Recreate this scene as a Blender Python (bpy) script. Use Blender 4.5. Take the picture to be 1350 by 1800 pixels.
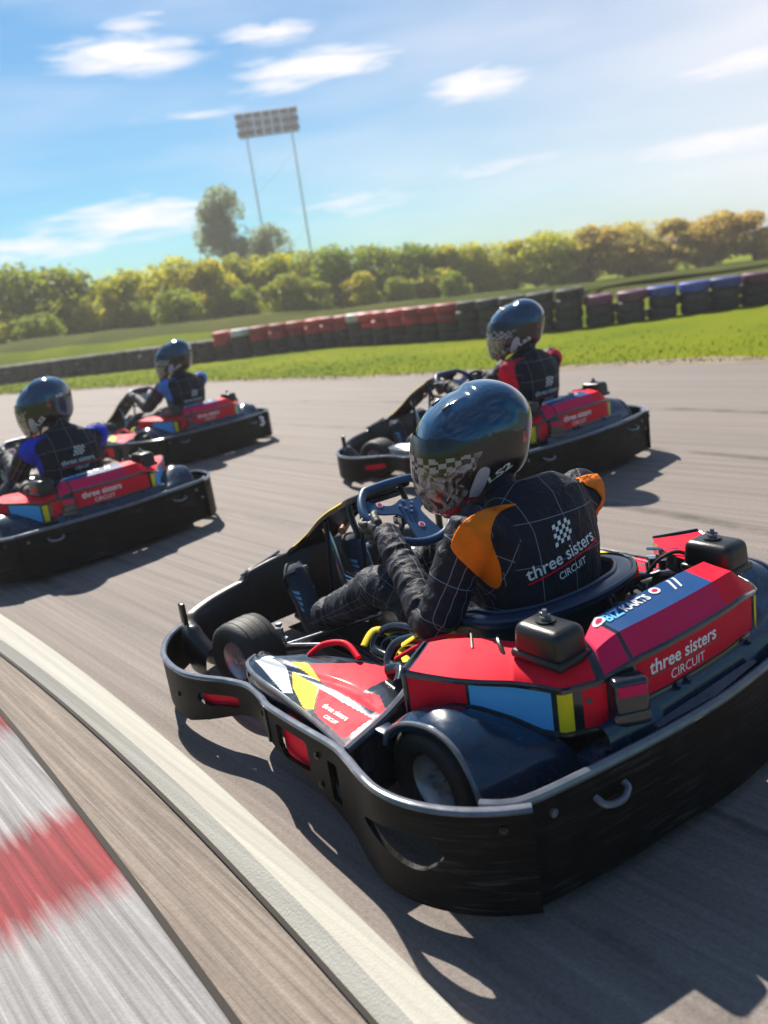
import bpy, bmesh, math, random
import numpy as np
from mathutils import Vector, Matrix, noise
from mathutils.bvhtree import BVHTree
R = math.radians
random.seed(7)
for o in list(bpy.data.objects): bpy.data.objects.remove(o)
scene = bpy.context.scene
C = scene.collection

# ------------------------------------------------------------------ camera
cam_d = bpy.data.cameras.new('camera'); cam = bpy.data.objects.new('camera', cam_d); C.objects.link(cam)
PITCH, ROLL, CAMH, FPX = 0.26390, -0.14770, 1.3273, 1444.5
cam_d.sensor_fit = 'VERTICAL'; cam_d.sensor_height = 24.0; cam_d.lens = 24.0*FPX/1800.0
cam_d.clip_start = 0.05; cam_d.clip_end = 3000
cp, sp = math.cos(PITCH), math.sin(PITCH)
Fv = Vector((0, cp, -sp)); R0 = Vector((1, 0, 0)); U0 = Vector((0, sp, cp))
Rv = R0*math.cos(ROLL) + U0*math.sin(ROLL); Uv = -R0*math.sin(ROLL) + U0*math.cos(ROLL)
# ROLL < 0 tips the frame so that the horizon climbs to the right
M = Matrix((Rv, Uv, -Fv)).transposed().to_4x4(); M.translation = Vector((0, 0, CAMH))
cam.matrix_world = M
cam_d.dof.use_dof = True; cam_d.dof.focus_distance = 2.35; cam_d.dof.aperture_fstop = 1.5
scene.camera = cam
scene.render.resolution_x = 768; scene.render.resolution_y = 1024

# ------------------------------------------------------------------ sun + sky + exposure
SUN_EL, SUN_AZ = R(44), R(-17)          # azimuth measured from +Y towards +X
sun_d = bpy.data.lights.new('sun', 'SUN'); sun = bpy.data.objects.new('sun', sun_d); C.objects.link(sun)
sun_d.energy = 5.0; sun_d.angle = R(0.6); sun_d.color = (1.0, 0.93, 0.82)
sdir = Vector((math.sin(SUN_AZ)*math.cos(SUN_EL), math.cos(SUN_AZ)*math.cos(SUN_EL), math.sin(SUN_EL)))
sun.rotation_euler = sdir.to_track_quat('Z', 'Y').to_euler()
scene.view_settings.view_transform = 'Standard'; scene.view_settings.look = 'None'
scene.view_settings.exposure = 0.9; scene.view_settings.gamma = 1.0

w = bpy.data.worlds.new('World'); scene.world = w; w.use_nodes = True
nt = w.node_tree; nt.nodes.clear()
def N(nt, typ, **kw):
    n = nt.nodes.new(typ)
    for k, v in kw.items():
        if k == 'i':
            for a, b in v.items(): n.inputs[a].default_value = b
        else: setattr(n, k, v)
    return n
def mathn(nt, op, a, b=None, c=None, clamp=False):
    n = nt.nodes.new('ShaderNodeMath'); n.operation = op; n.use_clamp = clamp
    for i, v in enumerate((a, b, c)):
        if v is None: continue
        if isinstance(v, (int, float)): n.inputs[i].default_value = v
        else: nt.links.new(v, n.inputs[i])
    return n.outputs[0]
def mixc(nt, fac, a, b, mode='MIX'):
    n = nt.nodes.new('ShaderNodeMix'); n.data_type = 'RGBA'; n.blend_type = mode
    for s, v in ((0, fac), (6, a), (7, b)):
        if isinstance(v, (int, float)): n.inputs[s].default_value = v
        elif isinstance(v, tuple): n.inputs[s].default_value = (*v, 1) if len(v) == 3 else v
        else: nt.links.new(v, n.inputs[s])
    return n.outputs[2]
sky = N(nt, 'ShaderNodeTexSky', sky_type='NISHITA', sun_disc=False, sun_elevation=SUN_EL, sun_rotation=SUN_AZ,
        altitude=50, air_density=1.0, dust_density=0.6, ozone_density=3.0)
tc = N(nt, 'ShaderNodeTexCoord')
sep = N(nt, 'ShaderNodeSeparateXYZ'); nt.links.new(tc.outputs['Generated'], sep.inputs[0])
az = mathn(nt, 'ARCTAN2', sep.outputs[0], sep.outputs[1])          # azimuth from +Y
el = mathn(nt, 'ARCSINE', sep.outputs[2])
# streaky wind-drawn clouds
comb = N(nt, 'ShaderNodeCombineXYZ')
nt.links.new(mathn(nt, 'MULTIPLY', az, 5.0), comb.inputs[0])
nt.links.new(mathn(nt, 'MULTIPLY', el, 26.0), comb.inputs[1])
nz = N(nt, 'ShaderNodeTexNoise', i={'Scale': 1.0, 'Detail': 5.0, 'Roughness': 0.52}); nt.links.new(comb.outputs[0], nz.inputs['Vector'])
nz2 = N(nt, 'ShaderNodeTexNoise', i={'Scale': 0.45, 'Detail': 3.0, 'Roughness': 0.5}); nt.links.new(comb.outputs[0], nz2.inputs['Vector'])
CL = [(-11.6, 15.35, 3.6, 0.95, 1.0), (-10.6, 17.0, 2.0, .45, .6), (-2.6, 15.7, 2.6, .55, .75), (0.2, 13.7, 4.2, .75, 1.0), (-3.0, 12.9, 2.5, .5, .5), (9.8, 11.2, 2.5, .75, 1.0),
      (25.5, 9.4, 3.2, .5, .8), (24.0, 5.4, 4.6, .6, .75), (-8.2, 11.9, 3.6, .35, .35), (10, 6.3, 5.0, .5, .4), (-13, 6.3, 5.0, 1.1, .8), (-19, 5.3, 4, .8, .6),
      (1.5, 5.6, 4.5, .9, .35), (-26, 13, 4, .8, .9), (34, 12, 5, .9, .9), (42, 17, 6, 1.2, .9), (-40, 10, 6, 1.2, .9), (18, 21, 5, 1, .8), (-20, 24, 6, 1.2, .8)]
tot = None
for a0, e0, sa, se, k in CL:
    da = mathn(nt, 'DIVIDE', mathn(nt, 'SUBTRACT', az, R(a0)), R(sa))
    de = mathn(nt, 'DIVIDE', mathn(nt, 'SUBTRACT', mathn(nt, 'SUBTRACT', el, R(e0)), mathn(nt, 'MULTIPLY', mathn(nt, 'SUBTRACT', az, R(a0)), -0.01)), R(se))
    r2 = mathn(nt, 'ADD', mathn(nt, 'MULTIPLY', da, da), mathn(nt, 'MULTIPLY', de, de))
    g = mathn(nt, 'MULTIPLY', mathn(nt, 'EXPONENT', mathn(nt, 'MULTIPLY', r2, -1.0)), k)
    tot = g if tot is None else mathn(nt, 'MAXIMUM', tot, g)
comb2 = N(nt, 'ShaderNodeCombineXYZ'); nt.links.new(mathn(nt, 'MULTIPLY', az, 16.0), comb2.inputs[0]); nt.links.new(mathn(nt, 'MULTIPLY', el, 95.0), comb2.inputs[1])
nz3 = N(nt, 'ShaderNodeTexNoise', i={'Scale': 1.0, 'Detail': 6.0, 'Roughness': 0.6, 'Distortion': .4}); nt.links.new(comb2.outputs[0], nz3.inputs['Vector'])
cm = mathn(nt, 'ADD', mathn(nt, 'MULTIPLY', mathn(nt, 'POWER', tot, .7), 1.25), mathn(nt, 'MULTIPLY', mathn(nt, 'SUBTRACT', nz3.outputs[0], .5), 1.9))
cm = mathn(nt, 'MULTIPLY', mathn(nt, 'MULTIPLY', mathn(nt, 'SUBTRACT', cm, .22, clamp=True), 1.15, clamp=True), mathn(nt, 'MULTIPLY', tot, 4.0, clamp=True))
veil = mathn(nt, 'MULTIPLY', mathn(nt, 'SUBTRACT', nz2.outputs[0], 0.42, clamp=True), 1.2, clamp=True)
cm = mathn(nt, 'MAXIMUM', cm, veil, clamp=True)
# pale glow painted into the sky as cloud colour, stronger towards the right
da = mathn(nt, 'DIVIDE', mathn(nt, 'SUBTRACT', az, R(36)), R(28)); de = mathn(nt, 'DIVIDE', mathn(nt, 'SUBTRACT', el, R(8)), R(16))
sky_glow = mathn(nt, 'MULTIPLY', mathn(nt, 'EXPONENT', mathn(nt, 'MULTIPLY', mathn(nt, 'ADD', mathn(nt, 'MULTIPLY', da, da), mathn(nt, 'MULTIPLY', de, de)), -1.0)), mathn(nt, 'ADD', .55, mathn(nt, 'MULTIPLY', nz2.outputs[0], .6)))
cm = mathn(nt, 'ADD', cm, mathn(nt, 'MULTIPLY', sky_glow, mathn(nt, 'SUBTRACT', 1.0, cm)), clamp=True)
hsv = N(nt, 'ShaderNodeHueSaturation', i={'Hue': 0.485, 'Saturation': 1.75, 'Value': .95}); nt.links.new(sky.outputs[0], hsv.inputs['Color'])
cm2 = cm
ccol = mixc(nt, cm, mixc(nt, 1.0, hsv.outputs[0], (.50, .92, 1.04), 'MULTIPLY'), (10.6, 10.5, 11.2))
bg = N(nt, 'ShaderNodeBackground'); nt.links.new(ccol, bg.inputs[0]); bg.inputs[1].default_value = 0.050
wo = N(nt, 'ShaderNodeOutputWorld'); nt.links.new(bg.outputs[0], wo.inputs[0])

# ------------------------------------------------------------------ materials
def new_mat(name):
    m = bpy.data.materials.new(name); m.use_nodes = True
    return m, m.node_tree, m.node_tree.nodes['Principled BSDF']
def mat(name, col, rough=0.5, metal=0.0, coat=0.0, nscale=0, namt=0.0, bump=0.0, bscale=200, spec=0.5, rvar=0.0):
    m, t, b = new_mat(name)
    b.inputs['Base Color'].default_value = (*col, 1); b.inputs['Roughness'].default_value = rough
    b.inputs['Metallic'].default_value = metal; b.inputs['Coat Weight'].default_value = coat
    b.inputs['Coat Roughness'].default_value = 0.08; b.inputs['Specular IOR Level'].default_value = spec
    tc = N(t, 'ShaderNodeTexCoord')
    if namt:
        n = N(t, 'ShaderNodeTexNoise', i={'Scale': nscale, 'Detail': 5.0, 'Roughness': .6}); t.links.new(tc.outputs['Object'], n.inputs['Vector'])
        lo = tuple(c*(1-namt) for c in col); hi = tuple(min(1, c*(1+namt)+0.01*namt) for c in col)
        t.links.new(mixc(t, n.outputs[0], lo, hi), b.inputs['Base Color'])
        if rvar:
            t.links.new(mathn(t, 'ADD', mathn(t, 'MULTIPLY', n.outputs[0], rvar), rough-rvar*.5), b.inputs['Roughness'])
    if bump:
        n2 = N(t, 'ShaderNodeTexNoise', i={'Scale': bscale, 'Detail': 3.0}); t.links.new(tc.outputs['Object'], n2.inputs['Vector'])
        bp = N(t, 'ShaderNodeBump', i={'Strength': bump, 'Distance': 0.002}); t.links.new(n2.outputs[0], bp.inputs['Height']); t.links.new(bp.outputs[0], b.inputs['Normal'])
    return m
MT = {}
MT['plastic'] = mat('black_plastic', (.008, .0085, .011), .34, nscale=9, namt=.5, bump=.25, bscale=260, rvar=.22)
def scuffed(name, col):
    m = mat(name, col, .5, nscale=14, namt=.6, spec=.08); t = m.node_tree; b = t.nodes['Principled BSDF']
    tc = N(t, 'ShaderNodeTexCoord'); mp = N(t, 'ShaderNodeMapping', i={'Scale': (5, 5, 150), 'Rotation': (.05, .04, 0)}); t.links.new(tc.outputs['Object'], mp.inputs[0])
    n = N(t, 'ShaderNodeTexNoise', i={'Scale': 1.0, 'Detail': 7.0, 'Roughness': .75}); t.links.new(mp.outputs[0], n.inputs['Vector'])
    n2 = N(t, 'ShaderNodeTexNoise', i={'Scale': 3.5, 'Detail': 4.0}); t.links.new(tc.outputs['Object'], n2.inputs['Vector'])
    sc = mathn(t, 'MULTIPLY', mathn(t, 'SUBTRACT', n.outputs[0], .53, clamp=True), 9.0, clamp=True)
    sc = mathn(t, 'MULTIPLY', sc, mathn(t, 'MULTIPLY', mathn(t, 'SUBTRACT', n2.outputs[0], .42, clamp=True), 5.0, clamp=True))
    src = b.inputs['Base Color'].links[0].from_socket
    t.links.new(mixc(t, mathn(t, 'MULTIPLY', sc, .8), src, (.085, .080, .076)), b.inputs['Base Color'])
    t.links.new(mathn(t, 'ADD', .42, mathn(t, 'MULTIPLY', sc, .35)), b.inputs['Roughness'])
    n3 = N(t, 'ShaderNodeTexNoise', i={'Scale': 160.0, 'Detail': 3.0}); t.links.new(tc.outputs['Object'], n3.inputs['Vector'])
    bp = N(t, 'ShaderNodeBump', i={'Strength': .5, 'Distance': .002}); t.links.new(mathn(t, 'SUBTRACT', n3.outputs[0], mathn(t, 'MULTIPLY', sc, .8)), bp.inputs['Height']); t.links.new(bp.outputs[0], b.inputs['Normal'])
    return m
MT['bumper'] = scuffed('scuffed_black_plastic', (.0055, .0050, .0050))
MT['edge'] = mat('painted_highlight_edge', (.13, .14, .17), .16, coat=.5, nscale=30, namt=.5, rvar=.2)  # base colour lightened to paint a bright highlight along the plastic rims
MT['gloss'] = mat('glossy_black', (.010, .014, .022), .13, coat=.6, nscale=6, namt=.3)
MT['fender'] = mat('sky_tinted_black_plastic', (.006, .026, .062), .22, coat=.3, nscale=7, namt=.35, bump=.1, bscale=90, rvar=.15)  # blue of the reflected sky mixed into the black plastic's base colour
MT['red'] = mat('red_sticker', (.88, .004, .030), .58, coat=.03, spec=.14, nscale=5, namt=.10, rvar=.15)
MT['darkred'] = mat('deep_red_sticker', (.66, .005, .03), .58, coat=.03, spec=.14, nscale=5, namt=.12, rvar=.15)
MT['pink'] = mat('crimson_band', (.70, .015, .10), .58, coat=.03, spec=.14, nscale=5, namt=.12)
MT['yellow'] = mat('yellow_sticker', (.85, .62, .02), .58, coat=.03, spec=.14, nscale=6, namt=.12)
MT['lblue'] = mat('light_blue_sticker', (.10, .42, .85), .58, coat=.03, spec=.14, nscale=5, namt=.12)
MT['blueband'] = mat('blue_band', (.006, .06, .20), .58, coat=.03, spec=.14, nscale=5, namt=.2)
MT['white'] = mat('white_print', (.80, .80, .82), .4, nscale=20, namt=.05)
MT['palegrey'] = mat('pale_grey_sticker', (.55, .58, .62), .35, nscale=10, namt=.08)
MT['cyanink'] = mat('blue_print', (.15, .55, 1.0), .4)
MT['rubber'] = mat('tyre_rubber', (.022, .022, .023), .62, nscale=25, namt=.5, bump=.5, bscale=120)
MT['alu'] = mat('rim_metal', (.55, .55, .56), .42, metal=.9, nscale=30, namt=.3, rvar=.2)
MT['steel'] = mat('polished_steel', (.55, .57, .6), .22, metal=1.0, nscale=40, namt=.2)
MT['frame'] = mat('painted_frame_tube', (.012, .02, .035), .3, metal=.2, nscale=10, namt=.3)
MT['engine'] = mat('engine_casting', (.05, .055, .06), .45, metal=.6, nscale=30, namt=.5, bump=.3)
MT['seat'] = mat('seat_plastic', (.006, .035, .085), .3, coat=.2, nscale=8, namt=.3)
MT['wheelblue'] = mat('steering_rim', (.010, .06, .16), .38, nscale=20, namt=.25, bump=.3, bscale=300)
MT['fairing'] = mat('fairing_brown_black', (.018, .016, .016), .34, coat=.15, nscale=12, namt=.4, rvar=.15)
MT['copper'] = mat('copper_brown_hose', (.20, .07, .04), .35, nscale=10, namt=.3)
MT['glove'] = mat('glove_leather', (.020, .018, .019), .55, nscale=60, namt=.5, bump=.5, bscale=220)
MT['shoe'] = mat('shoe_suede', (.010, .026, .055), .75, nscale=60, namt=.4, bump=.4, bscale=400)
MT['sole'] = mat('shoe_sole', (.13, .10, .09), .7, nscale=30, namt=.3)
MT['stripe'] = mat('shoe_stripe', (.20, .45, .70), .5)
MT['balaclava'] = mat('dark_balaclava', (.012, .013, .016), .85, nscale=80, namt=.3)
MT['skin'] = mat('skin', (.42, .22, .15), .5, nscale=20, namt=.15)
MT['eye'] = mat('eye_white', (.5, .5, .5), .2)
MT['helmet'] = mat('helmet_sky_tinted_lacquer', (.004, .038, .10), .10, coat=1.0, nscale=4, namt=.3)  # sky reflection on the black dome painted in as a blue base
MT['hdark'] = mat('helmet_lower_black', (.010, .010, .011), .28, coat=.3, nscale=12, namt=.3)
MT['hred'] = mat('helmet_red', (.60, .008, .02), .16, coat=.8, nscale=8, namt=.15)
MT['lilac'] = mat('helmet_pale_vent', (.48, .43, .52), .4, nscale=20, namt=.08)
MT['check'] = mat('chequer_print', (.34, .31, .33), .3, nscale=60, namt=.3)
MT['trim'] = mat('helmet_trim', (.06, .035, .03), .45, nscale=20, namt=.3)

for k_ in ('red', 'darkred', 'pink', 'yellow', 'lblue', 'blueband', 'palegrey', 'fender', 'gloss'):
    t = MT[k_].node_tree; b = t.nodes['Principled BSDF']; src = b.inputs['Base Color'].links[0].from_socket; tc = N(t, 'ShaderNodeTexCoord')
    n = N(t, 'ShaderNodeTexNoise', i={'Scale': 11.0, 'Detail': 9.0, 'Roughness': .72, 'Distortion': .6}); t.links.new(tc.outputs['Object'], n.inputs['Vector'])
    mp = N(t, 'ShaderNodeMapping', i={'Scale': (90, 9, 40), 'Rotation': (.3, .5, .7)}); t.links.new(tc.outputs['Object'], mp.inputs[0])
    n2 = N(t, 'ShaderNodeTexNoise', i={'Scale': 1.0, 'Detail': 5.0}); t.links.new(mp.outputs[0], n2.inputs['Vector'])
    d_ = mathn(t, 'MULTIPLY', mathn(t, 'SUBTRACT', n.outputs[0], .50, clamp=True), 1.6, clamp=True)
    s_ = mathn(t, 'MULTIPLY', mathn(t, 'SUBTRACT', n2.outputs[0], .66, clamp=True), 3.5, clamp=True)
    f_ = mathn(t, 'ADD', d_, s_, clamp=True); dust = (.10, .085, .075) if k_ in ('fender', 'gloss') else (.30, .22, .19)
    t.links.new(mixc(t, mathn(t, 'MULTIPLY', f_, .22), src, dust), b.inputs['Base Color'])
    t.links.new(mathn(t, 'ADD', b.inputs['Roughness'].default_value, mathn(t, 'MULTIPLY', f_, .5)), b.inputs['Roughness'])
def visor_mat():
    m, t, b = new_mat('clear_visor')
    b.inputs['Roughness'].default_value = .10; b.inputs['Coat Weight'].default_value = 1; tc = N(t, 'ShaderNodeTexCoord')
    n = N(t, 'ShaderNodeTexNoise', i={'Scale': 14.0, 'Detail': 4.0, 'Distortion': 2.5}); t.links.new(tc.outputs['Object'], n.inputs['Vector'])
    t.links.new(mixc(t, mathn(t, 'MULTIPLY', mathn(t, 'SUBTRACT', n.outputs[0], .38, clamp=True), 4.0, clamp=True), (.08, .05, .05), (.80, .72, .74)), b.inputs['Base Color'])  # pale noise patches painted in for reflections on the clear shield
    tr = N(t, 'ShaderNodeBsdfTransparent', i={'Color': (.55, .53, .50, 1)})
    mx = N(t, 'ShaderNodeMixShader', i={0: .46}); out = t.nodes['Material Output']
    t.links.new(tr.outputs[0], mx.inputs[1]); t.links.new(b.outputs[0], mx.inputs[2]); t.links.new(mx.outputs[0], out.inputs[0])
    return m
MT['visor'] = visor_mat()

def suit_mat(name, base, line, spacing=.115):
    """quilted racing suit: grid of thin pale stitch lines laid in body-part coordinates (attributes gp, gn)"""
    m, t, b = new_mat(name)
    at = N(t, 'ShaderNodeAttribute', attribute_name='gp'); an = N(t, 'ShaderNodeAttribute', attribute_name='gn')
    s1 = N(t, 'ShaderNodeSeparateXYZ'); t.links.new(at.outputs['Vector'], s1.inputs[0])
    s2 = N(t, 'ShaderNodeSeparateXYZ'); t.links.new(an.outputs['Vector'], s2.inputs[0])
    tot = None
    for k in range(3):
        f = mathn(t, 'FRACT', mathn(t, 'DIVIDE', s1.outputs[k], spacing))
        d = mathn(t, 'MULTIPLY', mathn(t, 'ABSOLUTE', mathn(t, 'SUBTRACT', f, .5)), spacing)
        nn = mathn(t, 'MULTIPLY', s2.outputs[k], s2.outputs[k])
        sn = mathn(t, 'SQRT', mathn(t, 'MAXIMUM', mathn(t, 'SUBTRACT', 1.0, nn), .0001))
        wdt = mathn(t, 'MULTIPLY', sn, .00115)
        ln = mathn(t, 'MULTIPLY', mathn(t, 'LESS_THAN', d, wdt), mathn(t, 'GREATER_THAN', sn, .45))
        tot = ln if tot is None else mathn(t, 'MAXIMUM', tot, ln)
    tc = N(t, 'ShaderNodeTexCoord')
    n = N(t, 'ShaderNodeTexNoise', i={'Scale': 9.0, 'Detail': 6.0}); t.links.new(tc.outputs['Object'], n.inputs['Vector'])
    bc = mixc(t, n.outputs[0], tuple(c*.6 for c in base), tuple(c*1.5 for c in base))
    t.links.new(mixc(t, mathn(t, 'MULTIPLY', tot, .62), bc, line), b.inputs['Base Color'])
    b.inputs['Roughness'].default_value = .62; b.inputs['Specular IOR Level'].default_value = .25; b.inputs['Sheen Weight'].default_value = .02
    n3 = N(t, 'ShaderNodeTexNoise', i={'Scale': 420.0, 'Detail': 2.0}); t.links.new(tc.outputs['Object'], n3.inputs['Vector'])
    n4 = N(t, 'ShaderNodeTexNoise', i={'Scale': 22.0, 'Detail': 4.0, 'Distortion': 1.5}); t.links.new(tc.outputs['Object'], n4.inputs['Vector'])
    bp = N(t, 'ShaderNodeBump', i={'Strength': .3, 'Distance': .0008}); t.links.new(n3.outputs[0], bp.inputs['Height'])
    bp2 = N(t, 'ShaderNodeBump', i={'Strength': .55, 'Distance': .02}); t.links.new(n4.outputs[0], bp2.inputs['Height']); t.links.new(bp.outputs[0], bp2.inputs['Normal'])
    t.links.new(bp2.outputs[0], b.inputs['Normal'])
    return m
MT['suit'] = suit_mat('quilted_suit', (.004, .0065, .018), (.32, .36, .42))
def cloth(name, col):
    m = mat(name, col, .7, nscale=14, namt=.22, spec=.2); t = m.node_tree; b = t.nodes['Principled BSDF']; tc = N(t, 'ShaderNodeTexCoord')
    n = N(t, 'ShaderNodeTexNoise', i={'Scale': 26.0, 'Detail': 4.0, 'Distortion': 1.8}); t.links.new(tc.outputs['Object'], n.inputs['Vector'])
    n2 = N(t, 'ShaderNodeTexNoise', i={'Scale': 500.0, 'Detail': 1.0}); t.links.new(tc.outputs['Object'], n2.inputs['Vector'])
    bp = N(t, 'ShaderNodeBump', i={'Strength': .8, 'Distance': .016}); t.links.new(n.outputs[0], bp.inputs['Height'])
    b2 = N(t, 'ShaderNodeBump', i={'Strength': .4, 'Distance': .001}); t.links.new(n2.outputs[0], b2.inputs['Height']); t.links.new(bp.outputs[0], b2.inputs['Normal']); t.links.new(b2.outputs[0], b.inputs['Normal'])
    return m
MT['orange'] = cloth('orange_fabric', (.98, .19, .004))
MT['orangelight'] = cloth('amber_fabric', (.95, .36, .03))
MT['crimson'] = cloth('crimson_fabric', (.68, .01, .05))
MT['royal'] = cloth('royal_blue_fabric', (.015, .045, .62))
MT['sky'] = cloth('sky_blue_fabric', (.06, .22, .68))

# ------------------------------------------------------------------ mesh helpers
def link(name, me, m=None, parent=None, mats=None):
    o = bpy.data.objects.new(name, me); C.objects.link(o)
    for x in (mats or ([m] if m else [])): me.materials.append(MT[x] if isinstance(x, str) else x)
    if parent: o.parent = parent
    return o
def empty(name, loc=(0, 0, 0), rz=0):
    o = bpy.data.objects.new(name, None); C.objects.link(o); o.location = loc; o.rotation_euler = (0, 0, rz); o.empty_display_size = .1
    return o
def tag(o, label=None, cat=None, group=None, kind=None):
    for k, v in (('label', label), ('category', cat), ('group', group), ('kind', kind)):
        if v: o[k] = v
    return o
def smooth(me, on=True):
    me.polygons.foreach_set('use_smooth', [on]*len(me.polygons))
def sharp(me, ang=35):
    smooth(me)
    try: me.set_sharp_from_angle(angle=R(ang))
    except Exception: pass
class MB:
    """collects shapes into one mesh; each shape may carry a material slot"""
    def __init__(s): s.v = []; s.f = []; s.mi = []; s.sm = []
    def add(s, v, f, mi=0, sm=True):
        n = len(s.v); s.v += [tuple(x) for x in v]; s.f += [tuple(n+i for i in q) for q in f]
        s.mi += [mi]*len(f); s.sm += [sm]*len(f); return s
    def bm(s, b, mi=0, sm=True):
        b.verts.ensure_lookup_table(); b.verts.index_update()
        s.add([v.co[:] for v in b.verts], [[v.index for v in f.verts] for f in b.faces], mi, sm); b.free(); return s
    def box(s, c, d, bev=.004, rot=None, mi=0, seg=2, taper=None):
        b = bmesh.new(); bmesh.ops.create_cube(b, size=1)
        for v in b.verts:
            v.co = Vector((v.co.x*d[0], v.co.y*d[1], v.co.z*d[2]))
            if taper and v.co.z > 0: v.co.x *= taper; v.co.y *= taper
        if bev: bmesh.ops.bevel(b, geom=b.edges[:], offset=bev, segments=seg, affect='EDGES', profile=.5)
        if rot: b.transform(rot.to_4x4())
        b.transform(Matrix.Translation(c)); return s.bm(b, mi, bool(bev))
    def tube(s, pts, r, n=10, mi=0, closed=False, caps=True, sub=0, squash=None):
        pts = [Vector(p) for p in pts]
        rr = list(r) if hasattr(r, '__len__') else [r]*len(pts)
        if sub: pts, rr = crom(pts, rr, sub, closed)
        L = len(pts); rings = []
        t0 = (pts[1]-pts[0]).normalized(); up = Vector((0, 0, 1)) if abs(t0.z) < .9 else Vector((1, 0, 0))
        nrm = (up - t0*up.dot(t0)).normalized()
        for i in range(L):
            a = pts[i-1] if (i or closed) else pts[i]; b = pts[(i+1) % L] if (i < L-1 or closed) else pts[i]
            t = (b-a).normalized(); nrm = (nrm - t*nrm.dot(t)).normalized(); bi = t.cross(nrm)
            q = squash or 1
            rings.append([pts[i] + nrm*(math.cos(2*math.pi*k/n)*rr[i]*q) + bi*(math.sin(2*math.pi*k/n)*rr[i]) for k in range(n)])
        v = [p for rg in rings for p in rg]; f = []
        for i in range(L if closed else L-1):
            j = (i+1) % L
            for k in range(n): f.append((i*n+k, i*n+(k+1) % n, j*n+(k+1) % n, j*n+k))
        if caps and not closed: f.append(tuple(range(n))[::-1]); f.append(tuple((L-1)*n+k for k in range(n)))
        return s.add(v, f, mi)
    def lathe(s, prof, c=(0, 0, 0), axis='y', n=40, mi=0, rot=None):
        v = []; f = []; L = len(prof)
        for k in range(n):
            a = 2*math.pi*k/n; ca, sa = math.cos(a), math.sin(a)
            for (h, r) in prof:
                p = {'y': (r*ca, h, r*sa), 'z': (r*ca, r*sa, h), 'x': (h, r*ca, r*sa)}[axis]
                p = Vector(p)
                if rot: p = rot @ p
                v.append(p+Vector(c))
        for k in range(n):
            k2 = (k+1) % n
            for i in range(L-1): f.append((k*L+i, k*L+i+1, k2*L+i+1, k2*L+i))
        return s.add(v, f, mi)
    def cyl(s, a, b, r, n=16, mi=0): return s.tube([a, b], r, n, mi)
    def grid(s, P, mi=0, sm=True, flip=False, mifn=None):
        r = len(P); c = len(P[0]); n = len(s.v); s.v += [tuple(x) for row in P for x in row]
        for i in range(r-1):
            for j in range(c-1):
                q = (n+i*c+j, n+i*c+j+1, n+(i+1)*c+j+1, n+(i+1)*c+j)
                s.f.append(q[::-1] if flip else q); s.mi.append(mifn(i, j) if mifn else mi); s.sm.append(sm)
        return s
    def mesh(s, name, ang=38):
        me = bpy.data.meshes.new(name); me.from_pydata(s.v, [], s.f); me.update()
        me.polygons.foreach_set('material_index', s.mi); me.polygons.foreach_set('use_smooth', s.sm)
        b = bmesh.new(); b.from_mesh(me); bmesh.ops.recalc_face_normals(b, faces=b.faces[:]); b.to_mesh(me); b.free()
        if ang and any(s.sm):
            try: me.set_sharp_from_angle(angle=R(ang))
            except Exception: pass
        return me
    def build(s, name, m, parent=None, ang=38):
        me = s.mesh(name, ang)
        return link(name, me, parent=parent, mats=m if isinstance(m, (list, tuple)) else [m])
def each(mbs, name, m, parent, ang=38):
    for x in mbs: x.build(name, m, parent, ang)
def crom(pts, rr, sub, closed=False):
    out = []; ro = []; L = len(pts)
    for i in range(L if closed else L-1):
        g = lambda k: pts[k % L] if closed else pts[max(0, min(L-1, k))]
        gr = lambda k: rr[k % L] if closed else rr[max(0, min(L-1, k))]
        p0, p1, p2, p3 = g(i-1), g(i), g(i+1), g(i+2)
        for k in range(sub):
            t = k/sub; t2 = t*t; t3 = t2*t
            out.append(.5*((2*p1) + (p2-p0)*t + (2*p0-5*p1+4*p2-p3)*t2 + (3*p1-p0-3*p2+p3)*t3))
            ro.append(gr(i)*(1-t)+gr(i+1)*t)
    if not closed: out.append(pts[-1]); ro.append(rr[-1])
    return out, ro
def resample(pts, n):
    d = [0]
    for a, b in zip(pts, pts[1:]): d.append(d[-1]+(b-a).length)
    out = []; j = 0
    for i in range(n):
        t = d[-1]*i/(n-1)
        while j < len(d)-2 and d[j+1] < t: j += 1
        k = (t-d[j])/max(1e-9, d[j+1]-d[j]); out.append(pts[j].lerp(pts[j+1], min(1, max(0, k))))
    return out
def inpoly(x, y, P):
    c = False; j = len(P)-1
    for i in range(len(P)):
        if (P[i][1] > y) != (P[j][1] > y) and x < (P[j][0]-P[i][0])*(y-P[i][1])/(P[j][1]-P[i][1])+P[i][0]: c = not c
        j = i
    return c
def nearest_on_poly(x, y, P):
    best = None
    for i in range(len(P)):
        a = Vector(P[i]); b = Vector(P[(i+1) % len(P)]); p = Vector((x, y)); ab = b-a
        t = max(0, min(1, (p-a).dot(ab)/max(1e-12, ab.length_squared))); q = a+ab*t
        d = (q-p).length
        if best is None or d < best[0]: best = (d, q)
    return best[1]
def roundpoly(P, r=.02, n=4):
    out = []; L = len(P)
    for i in range(L):
        p = Vector(P[i]); a = Vector(P[i-1]); b = Vector(P[(i+1) % L])
        ra = min(r, (a-p).length*.45); rb = min(r, (b-p).length*.45)
        s = p+(a-p).normalized()*ra; e = p+(b-p).normalized()*rb
        for k in range(n+1):
            t = k/n; out.append(((1-t)**2*s+2*t*(1-t)*p+t*t*e)[:])
    return out
def spoly(P, sub=5):
    pts, _ = crom([Vector((p[0], p[1])) for p in P], [0]*len(P), sub, True)
    return [p[:] for p in pts]
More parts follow.
